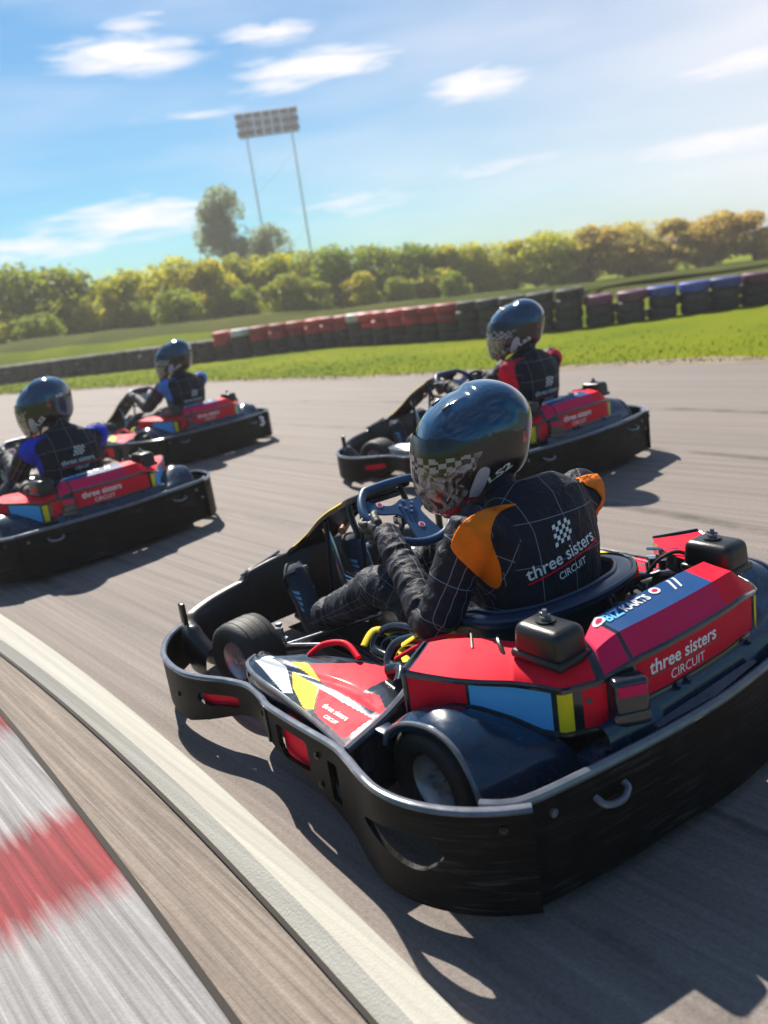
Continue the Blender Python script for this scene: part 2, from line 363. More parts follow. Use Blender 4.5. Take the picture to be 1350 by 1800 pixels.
def panel(path, zb, zt, th, holes=(), nz=22, n=300, flare=0.0):
    """thick upright wall following a plan path (Vectors x,y), with cut-outs given as polygons in (param 0..1, z)"""
    pts = resample(path, n); nor = []
    for i in range(n):
        a = pts[max(0, i-1)]; b = pts[min(n-1, i+1)]; t = (b-a).normalized(); nor.append(Vector((t.y, -t.x)))
    V = {}; vo = []; vi = []
    for i in range(n):
        u = i/(n-1); b0 = zb(u, pts[i]); t0 = zt(u, pts[i])
        for j in range(nz+1):
            z = b0+(t0-b0)*j/nz; x, y = u, z
            vo.append([x, y])
    faces = []
    K = nz+1
    ins = [[inpoly(v[0], v[1], H) for v in vo] for H in holes]
    dead = set()
    for i in range(n-1):
        for j in range(nz):
            q = (i*K+j, i*K+j+1, (i+1)*K+j+1, (i+1)*K+j)
            cx = sum(vo[k][0] for k in q)/4; cy = sum(vo[k][1] for k in q)/4
            if any(inpoly(cx, cy, H) for H in holes): continue
            faces.append(q)
    used = set(k for q in faces for k in q)
    S = 3.0; keep = set(faces)
    for h, H in enumerate(holes):
        Hs = [(p[0]*S, p[1]) for p in H]; rim = set()
        for i in range(n-1):
            for j in range(nz):
                q = (i*K+j, i*K+j+1, (i+1)*K+j+1, (i+1)*K+j)
                if q not in keep and inpoly(sum(vo[k][0] for k in q)/4, sum(vo[k][1] for k in q)/4, H): rim.update(q)
        for k in used:
            if k in rim or ins[h][k]:
                q = nearest_on_poly(vo[k][0]*S, vo[k][1], Hs); vo[k] = [q[0]/S, q[1]]
    remap = {}; v1 = []; v2 = []
    for k in sorted(used):
        u, z = vo[k]; f = u*(n-1); i = int(min(n-2, max(0, f))); t = f-i
        p = pts[i].lerp(pts[i+1], t); m = nor[i].lerp(nor[i+1], t).normalized()
        lean = flare*(z-.287)
        remap[k] = len(v1); v1.append((p.x+m.x*lean, p.y+m.y*lean, z)); v2.append((p.x-m.x*th+m.x*lean, p.y-m.y*th+m.y*lean, z))
    F = [tuple(remap[k] for k in q) for q in faces]; L = len(v1)
    ed = {}
    for q in F:
        for a, b in zip(q, q[1:]+q[:1]): ed[(a, b)] = 1
    out = list(F)+[tuple(L+k for k in q[::-1]) for q in F]
    for (a, b) in ed:
        if (b, a) not in ed: out.append((b, a, L+a, L+b))
    return v1+v2, out, pts, nor
def flat_poly(P, z=0.0, step=.02):
    """flat triangulated polygon cut into small cells, in the xy plane"""
    b = bmesh.new(); vs = [b.verts.new((p[0], p[1], z)) for p in P]
    es = [b.edges.new((vs[i], vs[(i+1) % len(vs)])) for i in range(len(vs))]
    bmesh.ops.triangle_fill(b, edges=es, use_beauty=True)
    return cut(b, step)
def cut(b, step):
    if step and b.verts:
        for ax in (0, 1):
            lo = min(v.co[ax] for v in b.verts); hi = max(v.co[ax] for v in b.verts); x = lo+step
            nv = Vector((1, 0, 0)) if ax == 0 else Vector((0, 1, 0))
            while x < hi:
                bmesh.ops.bisect_plane(b, geom=b.verts[:]+b.edges[:]+b.faces[:], plane_co=nv*x, plane_no=nv, dist=1e-6); x += step
    return b
def text_bm(txt, size, step=0, bold=.0, shear=0, ext=0, width=None, height=None):
    cu = bpy.data.curves.new('t', 'FONT'); cu.body = txt; cu.size = size; cu.align_x = 'CENTER'; cu.align_y = 'CENTER'; cu.offset = bold; cu.shear = shear
    cu.resolution_u = 3; cu.extrude = ext
    o = bpy.data.objects.new('t', cu); C.objects.link(o)
    dg = bpy.context.evaluated_depsgraph_get(); me = bpy.data.meshes.new_from_object(o.evaluated_get(dg))
    b = bmesh.new(); b.from_mesh(me); bpy.data.objects.remove(o); bpy.data.curves.remove(cu); bpy.data.meshes.remove(me)
    bmesh.ops.triangulate(b, faces=b.faces[:])
    if width:
        xs = [v.co.x for v in b.verts]; ys = [v.co.y for v in b.verts]; k = width/(max(xs)-min(xs)); ky = k if not height else height/(max(ys)-min(ys))
        cx = (max(xs)+min(xs))/2; cy = (max(ys)+min(ys))/2
        for v in b.verts: v.co.x = (v.co.x-cx)*k; v.co.y = (v.co.y-cy)*ky
    return cut(b, step)
def frame(o, ux, uy):
    """matrix: local x->ux, y->uy, z->ux x uy, origin o"""
    ux = Vector(ux).normalized(); uy = Vector(uy); uy = (uy-ux*uy.dot(ux)).normalized(); uz = ux.cross(uy)
    m = Matrix((ux, uy, uz)).transposed().to_4x4(); m.translation = Vector(o); return m
def project(b, M, bvh, off=.003, far=.6):
    """lay a flat bmesh (xy plane of frame M, z towards the viewer side) onto the surface below it"""
    inv = M.to_3x3(); d = -(inv @ Vector((0, 0, 1))); kill = []
    for v in b.verts:
        p = M @ Vector((v.co.x, v.co.y, 0)); h, n, i, t = bvh.ray_cast(p-d*.0, d, far)
        if h is None: kill.append(v); continue
        v.co = h - d*off
    bmesh.ops.delete(b, geom=kill, context='VERTS'); return b
def bvh_of(mb_or_me):
    if isinstance(mb_or_me, MB): return BVHTree.FromPolygons([Vector(v) for v in mb_or_me.v], mb_or_me.f)
    return BVHTree.FromPolygons([v.co.copy() for v in mb_or_me.vertices], [tuple(p.vertices) for p in mb_or_me.polygons])
def eval_mods(me, mods):
    o = bpy.data.objects.new('tmp', me); C.objects.link(o)
    for typ, kw in mods:
        m = o.modifiers.new('m', typ)
        for k, v in kw.items(): setattr(m, k, v)
    dg = bpy.context.evaluated_depsgraph_get(); r = bpy.data.meshes.new_from_object(o.evaluated_get(dg))
    bpy.data.objects.remove(o); return r
def ellipse(rx, ry, n=28, c=(0, 0), rot=0):
    return [(c[0]+rx*math.cos(a)*math.cos(rot)-ry*math.sin(a)*math.sin(rot), c[1]+rx*math.cos(a)*math.sin(rot)+ry*math.sin(a)*math.cos(rot)) for a in [2*math.pi*k/n for k in range(n)]]
def interp(x, T):
    if x <= T[0][0]: return T[0][1]
    for (a, b), (c, d) in zip(T, T[1:]):
        if x <= c:
            t = (x-a)/(c-a); t = t*t*(3-2*t); return b+(d-b)*t
    return T[-1][1]
def lerp_t(x, T):
    if x <= T[0][0]: return T[0][1]
    for (a, b), (c, d) in zip(T, T[1:]):
        if x <= c: return b+(d-b)*(x-a)/(c-a)
    return T[-1][1]
# ================================================================== GROUND, TRACK, KERB
TRV = (-.62, .785)      # direction of travel, used for the wheel-worn streaks in the surfaces
def streak_mat(name, c1, c2, c3, along=.55, across=28, rough=.8, grain=.25, amt=.5, big=.35):
    m, t, b = new_mat(name)
    tc = N(t, 'ShaderNodeTexCoord')
    mp = N(t, 'ShaderNodeMapping', i={'Rotation': (0, 0, -math.atan2(TRV[1], TRV[0]))}); t.links.new(tc.outputs['Object'], mp.inputs[0])
    sc = N(t, 'ShaderNodeMapping', i={'Scale': (along, across, 1)}); t.links.new(mp.outputs[0], sc.inputs[0])
    n1 = N(t, 'ShaderNodeTexNoise', i={'Scale': 1.0, 'Detail': 6.0, 'Roughness': .7}); t.links.new(sc.outputs[0], n1.inputs['Vector'])
    n2 = N(t, 'ShaderNodeTexNoise', i={'Scale': big, 'Detail': 4.0}); t.links.new(sc.outputs[0], n2.inputs['Vector'])
    n3 = N(t, 'ShaderNodeTexNoise', i={'Scale': 85.0, 'Detail': 4.0, 'Roughness': .85}); t.links.new(tc.outputs['Object'], n3.inputs['Vector'])
    n4 = N(t, 'ShaderNodeTexNoise', i={'Scale': .7, 'Detail': 4.0}); t.links.new(tc.outputs['Object'], n4.inputs['Vector'])
    f = mathn(t, 'ADD', mathn(t, 'MULTIPLY', mathn(t, 'SUBTRACT', n1.outputs[0], .5), 2.2*amt*2), .5, clamp=True)
    c = mixc(t, f, c1, c2)
    c = mixc(t, mathn(t, 'MULTIPLY', mathn(t, 'SUBTRACT', n2.outputs[0], .48, clamp=True), 3.0, clamp=True), c, c3)
    c = mixc(t, mathn(t, 'MULTIPLY', n4.outputs[0], .35), c, c1)
    g = mathn(t, 'ADD', 1.0-grain, mathn(t, 'MULTIPLY', n3.outputs[0], 2*grain))
    gc = N(t, 'ShaderNodeCombineXYZ'); [t.links.new(g, gc.inputs[k]) for k in range(3)]
    t.links.new(mixc(t, 1.0, c, gc.outputs[0], 'MULTIPLY'), b.inputs['Base Color'])
    b.inputs['Roughness'].default_value = rough; b.inputs['Specular IOR Level'].default_value = .25
    n5 = N(t, 'ShaderNodeTexNoise', i={'Scale': 170.0, 'Detail': 3.0}); t.links.new(tc.outputs['Object'], n5.inputs['Vector'])
    bp = N(t, 'ShaderNodeBump', i={'Strength': .5, 'Distance': .003}); t.links.new(n5.outputs[0], bp.inputs['Height']); t.links.new(bp.outputs[0], b.inputs['Normal'])
    return m
MT['asphalt'] = streak_mat('asphalt', (.165, .140, .126), (.262, .226, .206), (.128, .110, .100), along=.5, across=42, amt=.7, grain=.62)
MT['apron'] = streak_mat('apron_concrete', (.13, .105, .088), (.31, .26, .215), (.10, .082, .07), along=.9, across=55, amt=.95, grain=.4)
MT['stone'] = streak_mat('pale_kerb_stone', (.36, .345, .30), (.54, .52, .46), (.30, .285, .255), along=.5, across=70, amt=.45, grain=.14)
MT['groove'] = mat('dark_joint', (.03, .024, .02), .9)
def kerb_mat():
    m = streak_mat('painted_kerb', (.17, .165, .165), (.42, .41, .41), (.13, .125, .13), along=.8, across=55, amt=.8, big=.8)
    t = m.node_tree; b = t.nodes['Principled BSDF']; src = b.inputs['Base Color'].links[0].from_socket
    at = N(t, 'ShaderNodeAttribute', attribute_name='along')
    tc = N(t, 'ShaderNodeTexCoord'); mp = N(t, 'ShaderNodeMapping', i={'Rotation': (0, 0, -math.atan2(TRV[1], TRV[0]))}); t.links.new(tc.outputs['Object'], mp.inputs[0])
    sc = N(t, 'ShaderNodeMapping', i={'Scale': (2.2, 40, 1)}); t.links.new(mp.outputs[0], sc.inputs[0]); n = N(t, 'ShaderNodeTexNoise', i={'Scale': 1.0, 'Detail': 6.0, 'Roughness': .7}); t.links.new(sc.outputs[0], n.inputs['Vector'])
    a = mathn(t, 'ADD', at.outputs['Fac'], mathn(t, 'MULTIPLY', mathn(t, 'SUBTRACT', n.outputs[0], .5), .26))
    f = mathn(t, 'FRACT', a)
    r = mathn(t, 'MULTIPLY', mathn(t, 'MULTIPLY', f, 8.0, clamp=True), mathn(t, 'MULTIPLY', mathn(t, 'SUBTRACT', .5, f), 8.0, clamp=True))
    red = mixc(t, 1.0, (.80, .07, .09), src, 'MULTIPLY')
    t.links.new(mixc(t, mathn(t, 'MULTIPLY', r, .93), src, red), b.inputs['Base Color'])
    return m
MT['kerbpaint'] = kerb_mat()
def grass_mat(name, a, b_, c):
    m, t, b = new_mat(name); tc = N(t, 'ShaderNodeTexCoord')
    n = N(t, 'ShaderNodeTexNoise', i={'Scale': .35, 'Detail': 6.0}); t.links.new(tc.outputs['Object'], n.inputs['Vector'])
    n2 = N(t, 'ShaderNodeTexNoise', i={'Scale': 12.0, 'Detail': 6.0, 'Roughness': .7}); t.links.new(tc.outputs['Object'], n2.inputs['Vector'])
    k = mixc(t, mathn(t, 'MULTIPLY', mathn(t, 'SUBTRACT', n.outputs[0], .35), 3.2, clamp=True), a, b_)
    t.links.new(mixc(t, mathn(t, 'MULTIPLY', n2.outputs[0], .55), k, c), b.inputs['Base Color'])
    b.inputs['Roughness'].default_value = .95; b.inputs['Specular IOR Level'].default_value = .05
    bp = N(t, 'ShaderNodeBump', i={'Strength': .8, 'Distance': .05}); t.links.new(n2.outputs[0], bp.inputs['Height']); t.links.new(bp.outputs[0], b.inputs['Normal'])
    return m
MT['grass'] = grass_mat('verge_grass', (.12, .17, .004), (.23, .25, .006), (.08, .12, .004))
MT['blade'] = grass_mat('grass_blades', (.13, .17, .006), (.24, .24, .010), (.07, .10, .006))
MT['soil'] = mat('bank_soil', (.10, .085, .04), .95, nscale=1.2, namt=.5)

def sheet(name, poly, z, m, step=0):
    b = flat_poly(poly, z, step); me = bpy.data.meshes.new(name); b.to_mesh(me); b.free()
    return tag(link(name, me, m), kind='structure')
sheet('ground', [(-900, -60), (900, -60), (900, 1800), (-900, 1800)], -.008, 'grass')
EDGE = [(-60, 78), (-30, 45), (-18, 31.5), (-10.5, 23.8), (-3.2, 17.0), (-.2, 13.5), (2.1, 11.2), (3.5, 9.8), (4.3, 8.75), (5.6, 6.9), (8.5, 2.0), (12, -6), (14, -20)]
ed, _ = crom([Vector(p) for p in EDGE], [0]*len(EDGE), 6)
sheet('track', [p[:] for p in ed]+[(-20, -20), (-60, 20)], 0.0, 'asphalt')
# worn pale edge line of the track along the verge
def fx(c, y): return c[0]*y*y + c[1]*y + c[2]
KA = (-.0343, -.5489, .7343); KI = (-.0418, -.5369, .6438); KB = (-.0401, -.5507, .594); KC = (-.0177, -.6404, .4238)
YS = [-2.5+.1*i for i in range(0, 116)]
def up(c, y, z):                      # the curve c was measured on z=0; this is where it runs at height z
    k = (CAMH-z)/CAMH; return (fx(c, y)*k, y*k, z)
def shifted(c, y, z, off):
    t = Vector((2*c[0]*y+c[1], 1)).normalized(); n = Vector((-t.y, t.x)); p = Vector((fx(c, y), y))+n*off; return (p.x, p.y, z)
def strip(name, rows, m, attr=False):
    mb = MB(); mb.grid(list(map(list, zip(*rows)))); me = mb.mesh(name, 30)
    if attr:
        a = me.attributes.new('along', 'FLOAT', 'POINT'); nr = len(rows)
        d = 0; prev = None; vals = []
        for i, y in enumerate(YS):
            p = Vector(rows[0][i])
            if prev: d += (p-prev).length
            prev = p; vals.append(d)
        y0 = min(range(len(YS)), key=lambda i: abs(YS[i]-1.66)); base = vals[y0]
        a.data.foreach_set('value', [(vals[i]-base)/1.14+10 for i in range(len(YS)) for _ in range(nr)])
    return tag(link(name, me, m), kind='structure')
H1 = .036
strip('kerb_edging', [[(shifted(KA, y, .001, -.002)) for y in YS], [up(KA, y, H1) for y in YS], [up(KI, y, H1) for y in YS], [up(KB, y, .006) for y in YS]], 'stone')
strip('kerb_apron', [[shifted(KB, y, .0035, -.03) for y in YS], [shifted(KB, y, .0045, .02) for y in YS], [shifted(KC, y, .0045, .0) for y in YS]], 'apron')
strip('kerb_joint', [[shifted(KB, y, .0105, .012) for y in YS], [shifted(KB, y, .0105, .0) for y in YS]], 'groove')
strip('kerb_gutter', [[shifted(KC, y, .0085, -.012) for y in YS], [shifted(KC, y, .0085, .004) for y in YS]], 'groove')
strip('kerb', [[shifted(KC, y, .001, .0) for y in YS], [shifted(KC, y, .016, .012) for y in YS], [shifted(KC, y, .024, .12) for y in YS], [shifted(KC, y, .03, .30) for y in YS], [shifted(KC, y, .05, .55) for y in YS], [shifted(KC, y, -.01, .60) for y in YS]], 'kerbpaint', True)
inner = [(shifted(KC, y, 0, .56)[0], shifted(KC, y, 0, .56)[1]) for y in YS[::4]]
sheet('infield_grass', inner+[(-30, 12), (-30, -10), (0, -10)], .004, 'grass')

# bare, dusty strip where the tarmac meets the grass
MT['dust'] = mat('verge_dirt', (.22, .17, .12), .95, nscale=3, namt=.45, bump=.6, bscale=60)
random.seed(21); ev = resample([p for p in ed], 500)[120:440]; ra = []; rb_ = []
for i, p in enumerate(ev):
    w1 = .10+.16*noise.noise(Vector((p.x*.9, p.y*.9, 1))); w2 = .16+.30*abs(noise.noise(Vector((p.x*.7, p.y*.7, 5))))
    ra.append((p.x-(.10+w1)*.7, p.y-(.10+w1)*.7, .003)); rb_.append((p.x+w2*.7, p.y+w2*.7, .003))
mb = MB(); mb.grid([[a, b] for a, b in zip(ra, rb_)]); tag(mb.build('verge_dirt', 'dust', ang=None), kind='structure')
# rubber marks laid along the racing line
m, t, b = new_mat('rubber_mark'); b.inputs['Base Color'].default_value = (.03, .027, .026, 1); b.inputs['Roughness'].default_value = .6
tc = N(t, 'ShaderNodeTexCoord'); n = N(t, 'ShaderNodeTexNoise', i={'Scale': 1.6, 'Detail': 6.0, 'Roughness': .7}); t.links.new(tc.outputs['Object'], n.inputs['Vector'])
at = N(t, 'ShaderNodeAttribute', attribute_name='side'); e_ = mathn(t, 'SUBTRACT', 1.0, mathn(t, 'POWER', mathn(t, 'ABSOLUTE', at.outputs['Fac']), 2.0))
tr = N(t, 'ShaderNodeBsdfTransparent'); mx = N(t, 'ShaderNodeMixShader'); t.links.new(mathn(t, 'MULTIPLY', mathn(t, 'MULTIPLY', mathn(t, 'SUBTRACT', n.outputs[0], .40, clamp=True), 3.2, clamp=True), mathn(t, 'MULTIPLY', e_, .55)), mx.inputs[0])
t.links.new(tr.outputs[0], mx.inputs[1]); t.links.new(b.outputs[0], mx.inputs[2]); t.links.new(mx.outputs[0], t.nodes['Material Output'].inputs[0]); MT['mark'] = m
for off, wd_, bend in ((.35, .09, .0), (1.50, .10, .05), (2.55, .12, .09), (3.7, .11, .10), (4.9, .14, .12), (.85, .05, -.02)):
    rows = []; vals = []
    for i in range(90):
        y = .3+i*.13; c = shifted(KA, y, .002, -(off+bend*y)); 
        t2 = Vector((2*KA[0]*y+KA[1], 1)).normalized(); nn_ = Vector((-t2.y, t2.x)); rows.append([(c[0]+nn_.x*wd_*k/2, c[1]+nn_.y*wd_*k/2, .0022) for k in (-1, -.5, 0, .5, 1)]); vals += [-1, -.5, 0, .5, 1]
    mb = MB(); mb.grid(rows); me = mb.mesh('tyre_mark', None); a = me.attributes.new('side', 'FLOAT', 'POINT'); a.data.foreach_set('value', vals)
    tag(link('tyre_mark', me, 'mark'), kind='structure')
# ================================================================== KART
def V2(*p): return [Vector(q) for q in p]
def make_kart():
    K = empty('racing_kart')
    kart_parts = {}
    # ---- wrap-around side bumpers
    SP = [(1.585, 0.0), (1.58, .22), (1.555, .42), (1.50, .56), (1.40, .70), (1.28, .775), (1.16, .80), (1.05, .80), (.95, .775), (.85, .735), (.75, .712), (.65, .72), (.55, .745), (.42, .752), (.30, .752), (.17, .755),
          (.08, .775), (0.0, .798), (-.08, .808), (-.16, .795), (-.235, .762), (-.30, .715), (-.345, .668), (-.375, .628)]
    ZT = [(-.4, .289), (0.0, .287), (.12, .268), (.3, .256), (.5, .246), (.62, .232), (.8, .222), (1.0, .212), (1.2, .206), (1.6, .215)]
    ZB = [(-.4, .04), (.09, .042), (.19, .060), (.30, .09), (.40, .11), (.56, .125), (.66, .138), (.80, .112), (.90, .080), (1.05, .038), (1.2, .035), (1.6, .07)]
    for s in (1, -1):
        path, _ = crom([Vector((x, s*y)) for x, y in SP], [0]*len(SP), 6)
        n = 340; rp = resample(path, n)
        def uo(x):
            k = min(range(60, n), key=lambda i: abs(rp[i].x-x)); return k/(n-1)
        holes = []
        holes.append([(uo(x), z) for x, z in roundpoly([(.975, .158), (.80, .172), (.80, .136), (.93, .118), (.985, .130)], .018)])
        holes.append([(uo(x), z) for x, z in roundpoly([(.495, .212), (.325, .222), (.325, .130), (.47, .118), (.497, .145)], .016)])
        holes.append([(uo(x), z) for x, z in roundpoly([(.222, .212), (.178, .215), (.178, .098), (.222, .098)], .008)])
        holes.append([(uo(x), z) for x, z in spoly([(.0, .178), (-.06, .200), (-.14, .216), (-.205, .218), (-.235, .195), (-.225, .160), (-.185, .132), (-.13, .134), (-.06, .155)])])
        v, f, pts, nor = panel(path, lambda u, p: lerp_t(p.x, ZB), lambda u, p: lerp_t(p.x, ZT), .014*s, holes, nz=26, n=n)
        mb = MB().add(v, f); sb = mb.build('side_bumper', 'bumper', K, 40)
        lip = MB(); lip.tube([(p.x-nn.x*.007*s, p.y-nn.y*.007*s, lerp_t(p.x, ZT)) for p, nn in zip(pts[::3], nor[::3])], .0115, 8, squash=.8)
        lip.build('bumper_lip', 'edge', sb)
        # crash-absorber pads in red behind the two windows
        for x0, x1, z0, z1 in ((.99, .785, .11, .18), (.51, .312, .108, .226)):
            pad = MB()
            row = [rp[i] for i in range(60, n) if x1 <= rp[i].x <= x0]
            A = [[(p.x, p.y-s*.022, z0), (p.x, p.y-s*.022, z1)] for p in row]; pad.grid(A)
            A = [[(p.x, p.y-s*.034, z0), (p.x, p.y-s*.034, z1)] for p in row]; pad.grid(A, flip=True)
            pad.build('bumper_pad', 'red', sb)
        # bolts
        for x, z in ((.27, .205), (.27, .12), (-.335, .25), (1.1, .12), (.62, .19)):
            bo = MB(); i = min(range(60, n), key=lambda i: abs(rp[i].x-x)); p = rp[i]; a, b = rp[i-1], rp[i-2]; t = (a-b).normalized(); nn = Vector((t.y, -t.x))*s
            bo.cyl((p.x-nn.x*.002, p.y-nn.y*.002, z), (p.x+nn.x*.005, p.y+nn.y*.005, z), .009, 12)
            bo.cyl((p.x+nn.x*.004, p.y+nn.y*.004, z), (p.x+nn.x*.008, p.y+nn.y*.008, z), .005, 6)
            bo.build('bolt', 'plastic', sb)
        # seam where two mouldings of the bumper join
        i = min(range(60, n), key=lambda i: abs(rp[i].x-.56)); p = rp[i]
        MB().box((p.x, p.y+s*.002, .185), (.012, .010, .115), .003).build('bumper_joint', 'plastic', sb)
    # ---- rear bumper
    RP = [(-.285, .690), (-.325, .655), (-.352, .60), (-.378, .45), (-.398, .30), (-.412, .15), (-.418, 0), (-.412, -.15), (-.398, -.30), (-.378, -.45), (-.352, -.60), (-.325, -.655), (-.285, -.690)]
    path, _ = crom(V2(*RP), [0]*len(RP), 8)
    v, f, pts, nor = panel(path, lambda u, p: .040, lambda u, p: .280, .016, (), nz=10, n=120, flare=-.05)
    rb = MB().add(v, f).build('rear_bumper', 'bumper', K, 40)
    lip = MB(); lip.tube([(p.x-nn.x*.006, p.y-nn.y*.006, .286) for p, nn in zip(pts, nor)], .012, 8)
    lip.build('bumper_lip', 'edge', rb)
    for s in (1, -1): hk = MB(); hk.tube([(-.385, s*.455, .232), (-.41, s*.45, .222), (-.418, s*.41, .216), (-.408, s*.375, .222), (-.392, s*.37, .23)], .008, 8, sub=4); hk.build('tow_hook', 'edge', rb)
    for y, z in ((.56, .24), (.56, .10), (.2, .08), (-.2, .08), (-.56, .24), (-.56, .10), (-.60, .18)):
        x = lerp_t(-abs(y), [(-.6, -.352), (-.45, -.378), (0, -.418)]); bo = MB(); bo.cyl((x+.005, y, z), (x-.009, y, z), .010, 12); bo.build('bolt', 'edge', rb)
    # ledge between the bumper and the engine cover, corner floors
    lg = MB()
    rows = []
    for i in range(41):
        y = .36-.72*i/40; xo = lerp_t(abs(y), [(0, -.405), (.36, -.378)])
        rows.append([(-.325, y, .335), (-.335, y, .333), (-.352, y, .318), (-.358, y, .285), (xo+.022, y, .276), (xo+.018, y, .24)])
    lg.grid(rows)
    for s in (1, -1):
        lg.grid([[(-.20, s*.62, .205), (-.34, s*.62, .205)], [(-.20, s*.36, .205), (-.40, s*.36, .205)]], sm=False)
        lg.box((-.325, s*.335, .235), (.10, .11, .05), .008)
        lg.cyl((-.335, s*.35, .255), (-.335, s*.35, .266), .02, 16); lg.cyl((-.335, s*.35, .262), (-.335, s*.35, .272), .009, 6)
    for y in (.10, .06, -.2): lg.cyl((-.345, y, .325), (-.352, y, .336), .008, 10)
    lg.build('rear_ledge', 'fender', K, 40)
    # ---- engine cover
    CP = [(.05, .600, .31, .444), (0.0, .575, .355, .438), (-.055, .540, .372, .430), (-.098, .500, .360, .422), (-.150, .440, .322, .412), (-.198, .405, .292, .405), (-.250, .385, .292, .402), (-.305, .315, .305, .418),
          (-.330, .225, .335, .440), (-.338, .11, .333, .440), (-.340, 0, .333, .440)]
    QP = [(.125, .470, .452), (.095, .430, .455), (.05, .395, .458), (0.0, .365, .458), (-.05, .345, .458), (-.10, .330, .460), (-.16, .315, .464), (-.22, .27, .476), (-.215, .222, .515), (-.215, .11, .518), (-.215, 0, .518)]
    CPf = CP + [(x, -y, a, b) for x, y, a, b in CP[-2::-1]]; QPf = QP + [(x, -y, z) for x, y, z in QP[-2::-1]]
    sub = 8; NC = (len(CPf)-1)*sub+1
    def cv(T, u):
        i = min(len(T)-2, int(u)); t = u-i; return [a+(b-a)*t for a, b in zip(T[i], T[i+1])]
    sg = [cv(CPf, k/sub) for k in range(NC)]
    sgs = [sg[0]]+[[(sg[i-1][j]+2*sg[i][j]+sg[i+1][j])/4 for j in range(4)] for i in range(1, NC-1)]+[sg[-1]]
    NW = 14; rows = []
    for k in range(NC):
        u = k/sub; x, y, zb, zt = sgs[k]; qx, qy, qz = cv(QPf, u); col = []
        for j in range(NW+1): col.append((x, y, zb+(zt-zb)*j/NW))
        dx, dy = qx-x, qy-y; L = math.hypot(dx, dy)
        mid = 7 < u < 13
        m1 = (x+dx*.04, y+dy*.04, zt+.008)
        m2 = (x+dx*.36, y+dy*.36, zt+.062) if 7.9 < u < 12.1 else (x+dx*.5, y+dy*.5, zt+(qz-zt)*.75)
        if 7 < u <= 7.9 or 12.1 <= u < 13:
            t = (u-7)/.9 if u < 10 else (13-u)/.9
            a = Vector((x+dx*.5, y+dy*.5, zt+(qz-zt)*.75)); b = Vector((x+dx*.36, y+dy*.36, zt+.062)); m2 = a.lerp(b, t)[:]
        col += [m1, m2, (qx, qy, qz), (qx+dx/L*.004, qy+dy/L*.004, qz-.05)]
        rows.append(col)
    MATS = ['gloss', 'red', 'lblue', 'yellow', 'pink', 'blueband', 'darkred', 'palegrey']
    def cm(i, j):
        u = (i+.5)/sub; zfrac = (j+.5)/NW; right = u > 10; a = 20-u if right else u
        if j < NW:
            if zfrac < .07 or zfrac > .95: return 0
            if not right:
                if u < .12: return 0
                if u < 2.45: return 1
                if u < 2.6: return 0
                if u < 5.55: return 2
                if u < 5.75: return 0
                if u < 6.25: return 3
                if u < 6.45: return 0
                if u < 7.1: return 1
                if u < 8.0: return 0
                return 6
            if a > 7.45: return 6
            if a > 7.3: return 0
            if a > 6.9: return 3
            if a > 6.75: return 0
            if a > 3: return 2
            return 1 if a > .2 else 0
        if j == NW: return 0
        if j in (NW+1, NW+2):
            if a < .2: return 0
            if not right:
                if u < 6.9: return 1
                if u < 7.1: return 0
                if u < 7.9: return 4
                if u < 8.05: return 0
            if 8.05 <= u < 11.2: return 4 if j == NW+1 else 5
            return 1
        return 0
    ec = MB(); ec.grid(rows, mifn=cm)
    cov = ec.build('engine_cover', MATS, K, 32)
    bv = bvh_of(ec)
    # solid lip pieces of the cover
    tr = MB()
    tr.tube([(c[NW+0][0], c[NW+0][1], c[NW][2]+.002) for c in rows[1:-1:2]], .0055, 6)
    tr.tube([(c[0][0], c[0][1], c[0][2]) for c in rows[::2]], .0065, 6)
    tr.tube([rows[0][0], rows[0][NW], rows[0][NW+1], rows[0][NW+3]], .006, 6)
    tr.tube([rows[-1][0], rows[-1][NW], rows[-1][NW+1], rows[-1][NW+3]], .006, 6)
    tr.build('cover_trim', 'gloss', cov)
    # black lamp-like vent box set into the cover
    vb = MB(); rt = Matrix.Rotation(R(-28), 3, 'Z')
    vb.box((-.338, .268, .372), (.05, .085, .105), .012, rot=rt, seg=3)
    vb.box((-.330, .268, .330), (.075, .09, .035), .008, rot=rt)
    v_ = vb.build('vent_box', 'gloss', cov)
    st = MB(); st.box((-.3615, .2805, .400), (.006, .068, .026), .002, rot=rt); st.build('reflector', 'pink', v_)
    # writing on the cover
    def lay(name, txt, size, o, ux, uy, m, bold=.0, off=.002, parent=cov, b_=bv, shear=0, far=.4, b=None):
        F_ = frame(o, ux, uy); b = b or text_bm(txt, 1, .04, bold*8, shear, width=size); project(b, F_, b_, off, far)
        me = bpy.data.meshes.new(name); b.to_mesh(me); b.free(); return link(name, me, m, parent)
    lay('lettering', 'three sisters', .255, (-.5, .055, .405), (0, -1, 0), (0, 0, 1), 'white', .0022)
    lay('lettering', 'CIRCUIT', .132, (-.5, .045, .362), (0, -1, 0), (0, 0, 1), 'white', .0)
    und = flat_poly([(-.135, -.001), (.14, -.001), (.14, .001), (-.135, .001)]); lay('underline', '', 0, (-.5, .05, .382), (0, -1, 0), (0, 0, 1), 'gloss', b=und)
    top = ((-.245, 0.0, .62), (0, -1, 0), (1, 0, .12))
    lay('lettering', 'BIZ', .058, (-.258, .180, .62), (0, -1, 0), (1, 0, .2), 'cyanink', .004)
    lay('lettering', 'KARTS', .098, (-.258, .095, .62), (0, -1, 0), (1, 0, .2), 'white', .004)
